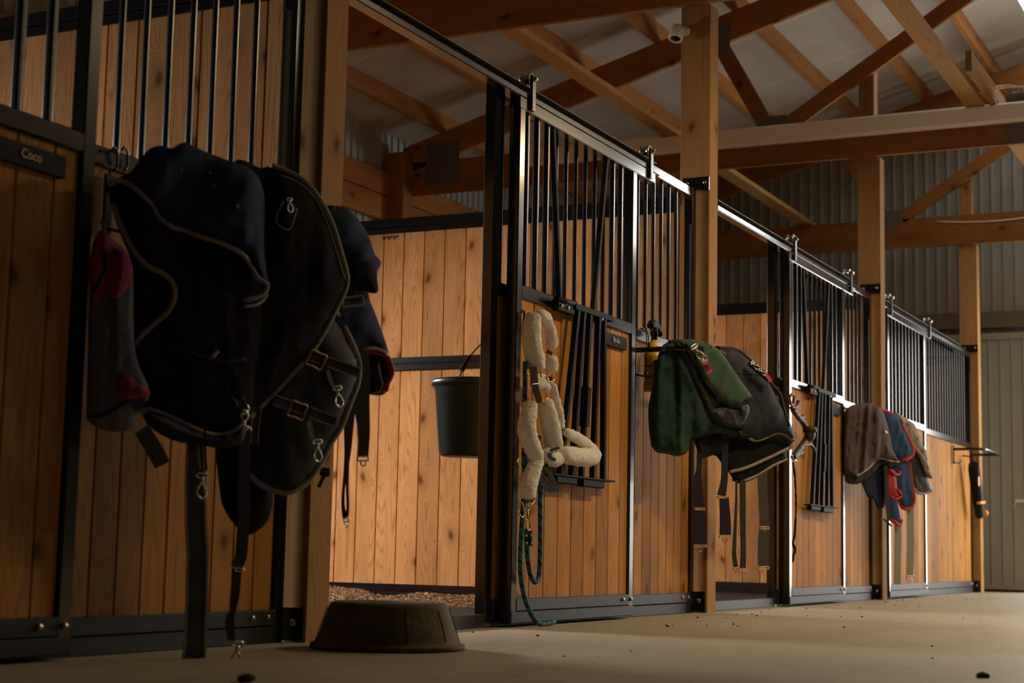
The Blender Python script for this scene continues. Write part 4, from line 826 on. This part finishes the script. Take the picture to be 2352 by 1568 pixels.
ystrap([(1262, 1040), (1264, 1050), (1276, 1056)], [8, 8, 7], HY-.04, 'black_leather', 'leather_keeper'); ystrap([(1264, 1034), (1284, 1028)], [6, 6], HY-.04, 'black_leather', 'leather_keeper')
YA, YB2 = (0, HY-.03), (1, HY-.03)
wire([(1210, 850), (1210, 858), (1222, 860), (1222, 842)], .0028, YA, YB2, 0, 'brass', 'brass_buckle', t); wire([(1240, 842), (1243, 866)], .003, YA, YB2, 0, 'brass', 'brass_buckle', t)
wire([(1268, 860), (1273, 868), (1268, 876), (1258, 874), (1256, 862)], .0028, YA, YB2, .0, 'brass', 'ring', t); wire([(1255, 902), (1257, 912), (1252, 918)], .003, YA, YB2, .0, 'brass', 'ring', t)
wire([(1238, 880), (1222, 882)], .003, YA, YB2, .01, 'brass', 'brass_buckle', t); wire([(1192, 1052), (1190, 1062), (1193, 1072)], .0025, YA, YB2, .0, 'brass', 'ring', t)
ystrap([(1250, 1068), (1262, 1085), (1272, 1105), (1279, 1118)], [14, 12, 11, 10], HY-.0, 'black_leather', 'leather_loop'); ystrap([(1238, 1094), (1252, 1112), (1266, 1124), (1279, 1120)], [14, 18, 17, 12], HY-.012, 'black_leather', 'leather_loop', 'binding_dark')
ystrap([(1200, 1148), (1222, 1150)], [12, 12], HY, 'black_leather', 'leather_end')
wire([(1198, 1152), (1201, 1160), (1204, 1175), (1202, 1186), (1197, 1186), (1192, 1178), (1191, 1172)], .0028, YA, YB2, .0, 'brass', 'hook', t)
wire([(1226, 1138), (1228, 1148), (1220, 1158), (1216, 1152)], .0028, YA, YB2, 0, 'brass', 'ring', t)
wire([(1198, 718), (1200, 712), (1204, 716), (1202, 745), (1200, 760)], .004, (0, -.015), (1, -.015), 0, 'black_steel', 'wall_hook', t)
# lead rope
t = thing('lead_rope', (1.5, -.04, 0), 'teal and black braided lead rope hanging from the halter down to the floor', 'lead rope')
RY = -.045
mb = MB(); Q = spline([(1206, 830), (1206, 900), (1203, 1000), (1204, 1120), (1199, 1200), (1195, 1280), (1197, 1330), (1205, 1372), (1216, 1402), (1229, 1424), (1242, 1433), (1258, 1432), (1273, 1427)], 6)
mb.tube([onY((q.x, q.y), RY-.000) for q in Q], .0095, 12)
mb.build('rope', 'rope', t)
mb = MB(); Q = spline([(1209, 1214), (1210, 1250), (1213, 1290), (1219, 1322), (1229, 1337), (1237, 1326), (1240, 1290), (1241, 1200), (1240, 1100), (1238, 1000)], 6); mb.tube([onY((q.x, q.y), RY+.004) for q in Q], .0095, 12); mb.build('rope_loop', 'rope', t)
mb = MB(); mb.tube([onY((q.x, q.y), RY-.012) for q in spline([(1219, 1218), (1219, 1235), (1219, 1253)], 4)], .007, 10); mb.build('rope_end', 'rope', t)
for q in ((1208, 1230), (1219, 1228), (1209, 1247), (1220, 1246)): mb = MB(); mb.ball(onY(q, RY-.018), .0052, 6); mb.build('clamp', 'brass', t)
mb = MB(); mb.tube(spline([onY(p, RY-.015) for p in ((1214, 1154), (1211, 1166), (1213, 1174), (1217, 1166), (1215, 1152))], .004, True), .0025, 8, closed=True); mb.tube([onY(p, RY-.015) for p in ((1212, 1176), (1213, 1194))], .0045, 8)
mb.tube(spline([onY(p, RY-.015) for p in ((1208, 1194), (1216, 1194), (1218, 1210), (1214, 1218), (1209, 1208))], .004, True), .0025, 8, closed=True); mb.build('snap_hook', 'brass', t)
# ------------------------------------------------------------------ spray bottle
bx = onY((1499, 800), .015); zc = lambda py: onY((1486, py), .015).z
t = thing('spray_bottle', (bx.x, .015, zc(896)), 'yellow spray bottle with black trigger hanging in a wire holder beside the green blanket', 'spray bottle')
z0 = zc(896)
mb = MB(); H = zc(806)-z0; pr = [(.0, 0), (.038, .0), (.043, .008), (.043, .03), (.038, .05), (.038, H*.80), (.043, H*.86), (.042, H*.97), (.030, H+.004), (.020, H+.012), (.0175, H+.05), (.0, H+.05)]; mb.lathe(pr, (bx.x, .015, z0), n=28); mb.build('body', 'yellow', t)
zt = zc(775)
mb = MB(); mb.lathe([(.024, H+.004), (.018, zc(776)-z0), (0, zc(776)-z0)], (bx.x+.012, .012, z0), n=24); mb.build('neck', 'yellow', t)
mb = MB(); zz = zc(776); mb.lathe([(.015, 0), (.015, .03), (.011, .04), (0, .04)], (bx.x+.012, .012, zz), n=20)
mb.tube(spline([(bx.x-.050, .008, zz+.058), (bx.x-.030, .008, zz+.072), (bx.x+.02, .009, zz+.070), (bx.x+.055, .01, zz+.052), (bx.x+.075, .01, zz+.032)], .006), 0, 12, rad=lambda u: (.012+.012*math.sin(3.1*min(1, u+.1)), .018), flat=(0, 0, 1))
mb.tube([(bx.x+.012, .012, zz+.02), (bx.x+.008, .012, zz+.065)], .018, 12)
mb.tube(spline([(bx.x-.025, .008, zz+.055), (bx.x-.032, .006, zz+.03), (bx.x-.028, .004, zz+.0)], .006), .006, 8); mb.build('trigger_head', 'black_plastic', t)
for k, (sx, w_) in enumerate(((-.024, .022), (.014, .03))):
    mb = MB(); mb.v += []; 
    for j in range(6):
        a0, a1 = -1.57+(-.95 if k == 0 else .15)+j*.16, -1.57+(-.95 if k == 0 else .15)+(j+1)*.16; R_ = .0392
        mb.quad((bx.x+R_*math.cos(a0), .015+R_*math.sin(a0), z0+.055), (bx.x+R_*math.cos(a1), .015+R_*math.sin(a1), z0+.055), (bx.x+R_*math.cos(a1), .015+R_*math.sin(a1), z0+H*.8), (bx.x+R_*math.cos(a0), .015+R_*math.sin(a0), z0+H*.8))
    mb.build('label', 'bottle_label', t)
mb = MB()
for dz in (.068, .118): mb.tube([(bx.x+.050*math.cos(a*.35),   .012+.050*math.sin(a*.35), z0+dz) for a in range(18)], .0022, 6, closed=True)
for dx in (-.038, -.015): mb.tube(spline([(bx.x+dx+.01, .07, 1.34), (bx.x+dx, .045, 1.345), (bx.x+dx-.002, .03, 1.31), (bx.x+dx, .035, 1.2), (bx.x+dx, .04, z0+.06)], .02), .0028, 6)
for dz in (.068, .118): mb.tube([(bx.x-.038, .03, z0+dz), (bx.x-.066, .02, z0+dz), (bx.x-.05, .0, z0+dz-.008)], .003, 6)
tag(mb.build('wire_holder', 'black_steel'), 'black wire holder hooked over the rail around the yellow bottle', 'holder')
# ------------------------------------------------------------------ bucket inside the stall
bc = V((onY((1088, 900), .33).x, .33, 0)); zt = onY((1088, 874), .33).z; zb = onY((1088, 1049), .33).z
t = thing('hanging_bucket', (bc.x, bc.y, zb), 'dark green bucket hanging inside the open stall beside the black jamb', 'bucket')
R1, R0 = .172, .138; h = zt-zb
mb = MB(); mb.lathe([(0, 0), (R0-.012, .0), (R0, .012), (R1-.012, h-.045), (R1-.008, h-.04), (R1-.008, h-.032), (R1-.004, h-.028), (R1+.004, h-.026), (R1+.004, h-.006), (R1-.002, h), (R1-.010, h), (R1-.016, h-.03), (R0-.008, .02), (0, .014)], (bc.x, bc.y, zb), n=48); mb.build('shell', 'bucket', t)
p0 = onY((1052, 866), .33-.10); mb = MB(); Q = spline([onY(p, .30) for p in ((1056, 866), (1062, 848), (1078, 820), (1100, 795), (1128, 772), (1150, 760))], .01); mb.tube(Q, .0045, 8); mb.build('bail', 'tan_dark', t)
mb = MB(); mb.tube([onY(p, .30) for p in ((1061, 850), (1069, 836), (1080, 819))], .010, 10); mb.build('grip', 'black_plastic', t)
# ------------------------------------------------------------------ rubber feed tub, upside down
t = thing('rubber_feed_tub', (-.066, -.33, 0), 'upside down black rubber feed tub on the concrete by the nearest post', 'feed tub')
def tubd(a): return 1+.006*math.cos(3*a+.7)+.004*math.cos(2*a)
mb = MB(); mb.lathe([(.214, .0), (.226, .002), (.229, .008), (.226, .016), (.216, .018), (.207, .03), (.176, .120), (.170, .131), (.160, .136), (.120, .1335), (.085, .1335), (.078, .130), (0, .129)], (-.066, -.33, 0), n=96, disp=tubd)
for a in (3.35, 3.95, 4.6, 5.2, 2.7, 5.9, .4, 1.4, 2.1):
    d = V((math.cos(a), math.sin(a), 0)); mb.beam(V((-.066, -.33, .02))+d*.212, V((-.066, -.33, .118))+d*.1785, .005, .003, d.cross(V((0, 0, 1))))
mb.build('tub_wall', 'rubber', t)
# ------------------------------------------------------------------ hooks and strap on the second door
t = thing('antler_hook_rack', (5.4, -.06, .9), 'rusty branching hook rack with a dangling leather lace on the second door', 'hook rack')
Y2 = -.05
def yw(pts, r, mt, nm, y=Y2, rad=None, disp=True, closed=False):
    mb = MB(); mb.tube(spline([onY(p, y) for p in pts], .01, closed), r, 10, rad=rad, closed=closed, disp=(lambda w: .003*noise.noise(w*40)) if disp else None); return mb.build(nm, mt, t)
yw([(1817, 930), (1814, 915), (1818, 905), (1824, 910), (1822, 925)], .007, 'rust', 'horseshoe', disp=False)
yw([(1817, 936), (1826, 935), (1832, 928), (1834, 921)], .011, 'rust', 'tine'); yw([(1820, 937), (1832, 935)], .007, 'rust', 'tine')
yw([(1821, 940), (1832, 956), (1843, 968), (1850, 982), (1855, 990)], .016, 'rust', 'branch'); yw([(1838, 960), (1846, 956)], .012, 'rust', 'tine')
yw([(1822, 1050), (1832, 1036), (1845, 1018), (1852, 1006)], .018, 'rust', 'branch'); yw([(1848, 1022), (1858, 1020), (1866, 1024), (1871, 1036)], .010, 'rust', 'tine'); yw([(1824, 1048), (1840, 1038)], .015, 'rust', 'tine')
q = onY((1860, 997), -.07); mb = MB(); mb.ball(q, .042, 10, (1, .8, 1.0)); mb.lathe([(.044, .0), (.040, .03), (.02, .034)], q-V((0, 0, -.012)), n=20); mb.build('bell', 'rust', t)
yw([(1820, 1044), (1822, 1054), (1829, 1058)], .005, 'zinc', 'nail', disp=False)
yw([(1822, 1062), (1827, 1110), (1828, 1170), (1825, 1230), (1821, 1245), (1824, 1262), (1821, 1290)], .006, 'leather', 'lace'); yw([(1821, 1245), (1827, 1258), (1826, 1272)], .004, 'leather', 'lace')
# ------------------------------------------------------------------ torch hanging by the last post
t = thing('work_torch', (10.7, -.05, .68), 'tall black work torch with orange knob hanging on the last post', 'torch')
pA, pB = onY((2236, 1064), -.03), onY((2250, 1186), -.03)
mb = MB(); mb.tube([pA, pA.lerp(pB, .1), pA.lerp(pB, .5), pA.lerp(pB, .75), pB], .05, 16, rad=lambda u: [.042, .052, .05, .046, .04][min(4, int(u*4+.5))]); mb.build('body', 'black_plastic', t)
mb = MB(); mb.tube([pA, pA+V((0, .01, .06)), pA+V((.02, .10, .07))], .006, 8); mb.build('hanger', 'black_plastic', t)
mb = MB(); q = onY((2262, 1178), -.06); mb.ball(q, .033, 8, (1, 1, .9)); mb.build('knob', 'orange', t)
mb = MB(); mb.tube([onY((2247, 1155), -.085), onY((2261, 1153), -.085)], .014, 10); mb.build('clip_band', 'orange', t)
mb = MB(); q = onY((2248, 1105), -.085); mb.box(q.x-.03, q.x+.03, q.y-.003, q.y, q.z-.04, q.z+.04, 'z', .001); mb.build('orange_mark', 'orange', t)
# ------------------------------------------------------------------ security camera
t = thing('security_camera', (P-.07, .2, 2.95), 'small white security camera under the roof at the top of the second post', 'camera')
q0, q1 = onX((1541, 64), P-.10), onX((1557, 84), P-.04); ax = (q0-onX((1549, 88), P-.1))
c0 = onX((1554, 78), P-.07); dirv = (V((-.35, .05, -.93))).normalized()
mb = MB(); mb.lathe([(0, .050), (.028, .046), (.038, .03), (.040, -.03), (.034, -.036), (.029, -.03), (0, -.028)], c0, -dirv, 24); mb.build('housing', 'white_plastic', t)
mb = MB(); mb.lathe([(.024, 0), (.02, .004), (0, .006)], c0+dirv*.031, dirv, 20); mb.build('lens', 'black_plastic', t)
mb = MB(); mb.tube([c0-dirv*.03, V((P-.04, c0.y-.02, c0.z+.03)), V((P-.005, .135, c0.z+.03))], .008, 8); mb.lathe([(.026, 0), (.026, .012), (0, .014)], (P-.0, .135, c0.z+.03), (-1, 0, 0), 20); mb.build('mount', 'white_plastic', t)
# ------------------------------------------------------------------ bedding, mats, clods
for i in (-1, 0, 1, 2):
    mb = MB(); mb.box(P*i+.14, P*(i+1)-.02, .17, 3.8, .0, .018, 'x'); tag(mb.build('stall_mat', 'mat_black'), ['black rubber floor mat in the nearest closed stall', 'black rubber floor mat of the open stall with the bucket', 'black rubber floor mat of the second open stall', 'black rubber floor mat in the farthest stall'][i+1], 'mat', 'rubber mats on the stall floors')
mb = MB(); nx, ny = 34, 80; b = 0
def hz(u, v):
    e = min(1, (1-abs(2*u-1))*3)*min(1, (1-abs(2*v-1))*6); prof = .55+.45*math.sin(v*5.2+.6)**2
    return .017+max(0, e*(.034*prof+.030*noise.noise(V((u*3, v*9, 2)))+.008*noise.noise(V((u*14, v*40, 5)))))
for i in range(nx+1):
    for j in range(ny+1):
        u, v = i/nx, j/ny; mb.v.append(V((2.75+.88*u, .75+1.9*v, hz(u, v)))); mb.g.append(V((0, 0, 0))); mb.r.append(.5)
for i in range(nx):
    for j in range(ny): a = i*(ny+1)+j; mb.f.append((a, a+ny+1, a+ny+2, a+1)); mb.sm.append(True); mb.mi.append(0)
mb.cm = 1
for k in range(8200):
    u, v = random.random(), random.random(); p = V((2.75+.88*u, .75+1.9*v, hz(u, v)+.004)); d = V((random.uniform(-1, 1), random.uniform(-1, 1), random.uniform(-.7, .9))).normalized()*random.uniform(.003, .008); e = d.orthogonal().normalized()*random.uniform(.0012, .0035)
    mb.cm = 1+(k % 3 == 0); mb.quad(p-d-e, p+d-e, p+d+e, p-d+e)
M['chip_light'] = plain('pale_shaving', (.45, .29, .15), .9); M['chip_mid'] = plain('brown_shaving', (.20, .105, .045), .9)
tag(mb.build('wood_shavings', ['chips_core', 'chip_mid', 'chip_light']), 'heap of wood shavings along the wall inside the open stall', 'bedding', None, 'stuff')
mb = MB()
for k in range(170):
    x, y = random.uniform(-3, 11), random.uniform(-2.8, -.05)
    if random.random() < .6: x, y = random.uniform(0, 9), -.03-abs(random.gauss(0, .35))
    r = .0015+.006*random.random()**3; mb.ball((x, y, r*.3), r, 4, (random.uniform(.8, 1.8), 1, .5))
tag(mb.build('floor_debris', 'clod'), 'scattered crumbs of dirt and straw on the concrete aisle', 'debris', None, 'stuff')
def flo(q): return hit(q, (0, 0, 0), V((0, 0, 1)))
q = flo((566, 1566)); mb = MB(); mb.ball((q.x, q.y, .008), .020, 8, (1.3, .8, .55), disp=lambda w: .004*noise.noise(w*60)); tag(mb.build('dirt_clod', 'clod'), 'brown clod of dirt at the bottom edge near the long strap', 'clod')
q = flo((2258, 1556)); mb = MB(); mb.ball((q.x, q.y, .004), .018, 8, (1.2, .9, .5), disp=lambda w: .006*noise.noise(w*70)); tag(mb.build('dirt_clod', 'clod'), 'dark clod of dirt on the open floor at lower right', 'clod')
# ------------------------------------------------------------------ barn door at the end
t = thing('door_1', (11.62, -.4, 0), 'grey green ribbed sliding barn door leaf at the far end, with a white handle', 'barn door'); t['kind'] = 'structure'
mb = MB(); siding(mb, (11.63, .94, .03), (0, -1, 0), 2.40, 1.48, (-1, 0, 0), .105); mb.box(11.635, 11.66, -.50, .93, .03, 2.4, 'z'); mb.build('door_panel', 'siding', t)
mb = MB(); mb.box(11.60, 11.63, -.50, .93, 2.36, 2.42, 'y', .002); mb.box(11.605, 11.63, -.50, .93, .02, .06, 'y', .002); mb.build('door_frame', 'siding', t)
q = onX((2340, 1150), 11.56); mb = MB(); mb.box(11.545, 11.56, q.y-.16, q.y+.03, q.z-.012, q.z+.012, 'y', .004); mb.beam((11.55, q.y+.02, q.z), (11.62, q.y+.06, q.z-.05), .012, .012, (0, 0, 1)); mb.beam((11.55, q.y-.10, q.z), (11.62, q.y-.05, q.z-.05), .012, .012, (0, 0, 1)); mb.build('handle', 'white_plastic', t)
mb = MB(); mb.box(11.56, 11.704, -4.0, 1.9, 2.47, 2.62, 'y', .004); 
M['header_paint'] = plain('header_paint', (.13, .105, .075), .6)
tag(mb.build('door_header', 'header_paint'), 'dull brown header box above the far barn door', 'header')
# ------------------------------------------------------------------ stall windows in the back wall (daylight)
def area(name, loc, rot, sx, sy, power, col, spread=math.pi):
    l = bpy.data.lights.new(name, 'AREA'); l.shape = 'RECTANGLE'; l.size = sx; l.size_y = sy; l.energy = power; l.color = col; l.spread = spread
    o = bpy.data.objects.new(name, l); COL.objects.link(o); o.location = loc; o.rotation_euler = rot; return o
for i in (-1, 0, 1, 2):
    xc = P*i+1.7
    mb = MB()
    for (a, b_, c_, d_) in ((xc-.6, xc+.6, 1.3, 1.36), (xc-.6, xc+.6, 2.14, 2.2), (xc-.6, xc-.54, 1.36, 2.14), (xc+.54, xc+.6, 1.36, 2.14), (xc-.02, xc+.02, 1.36, 2.14)): mb.box(a, b_, YB-.06, YB-.015, c_, d_, 'z', .003)
    o = mb.build('window_%d' % (i+3), 'white_plastic'); struct(o)
    area('daylight_window', (xc, YB-.07, 1.75), (math.radians(-54), 0, 0), 1.04, .76, (110, 155, 120, 22)[i+1], (1.0, .97, .92), math.radians(122))
# open doorway daylight and aisle lamps
area('doorway_daylight', (XE+.25, (DY0+DY1)/2, 1.22), (math.radians(90), 0, math.radians(90)), DY1-DY0, 2.4, 175, (1, .97, .92))
area('gable_daylight', (XE+.10, (WY0+WY1)/2, 3.8), (math.radians(74), 0, math.radians(90)), WY1-WY0, .92, 110, (1, .97, .92), math.radians(150))
LX = (3.0, 6.0, 9.4)
for k, x in enumerate(LX):
    t = thing('ceiling_lamp', (x, -2.4, 3.1), ['hanging strip lamp over the near aisle', 'hanging strip lamp over the middle aisle', 'hanging strip lamp over the far aisle'][k], 'lamp', 'strip lamps over the aisle')
    mb = MB(); mb.box(x-.6, x+.6, -2.48, -2.32, 3.13, 3.19, 'x', .005); mb.tube([(x-.5, -2.4, 3.19), (x-.5, -2.4, 4.95)], .006, 6); mb.tube([(x+.5, -2.4, 3.19), (x+.5, -2.4, 4.95)], .006, 6); mb.build('housing', 'white_plastic', t)
    mb = MB(); mb.box(x-.58, x+.58, -2.47, -2.33, 3.115, 3.129, 'x', .003); mb.build('lens', 'led', t)
    area('strip_lamp', (x, -2.4, 3.11), (0, 0, 0), 1.15, .13, (64, 56, 8)[k], (1, .72, .38))
w = bpy.data.worlds.new('world'); SC.world = w; w.use_nodes = True; bg = w.node_tree.nodes['Background']; bg.inputs[0].default_value = (.75, .85, 1, 1); bg.inputs[1].default_value = .3
SC.view_settings.view_transform = 'Standard'; SC.view_settings.look = 'None'; SC.view_settings.gamma = 1; SC.view_settings.use_curve_mapping = False
SC.view_settings.exposure = 0.0
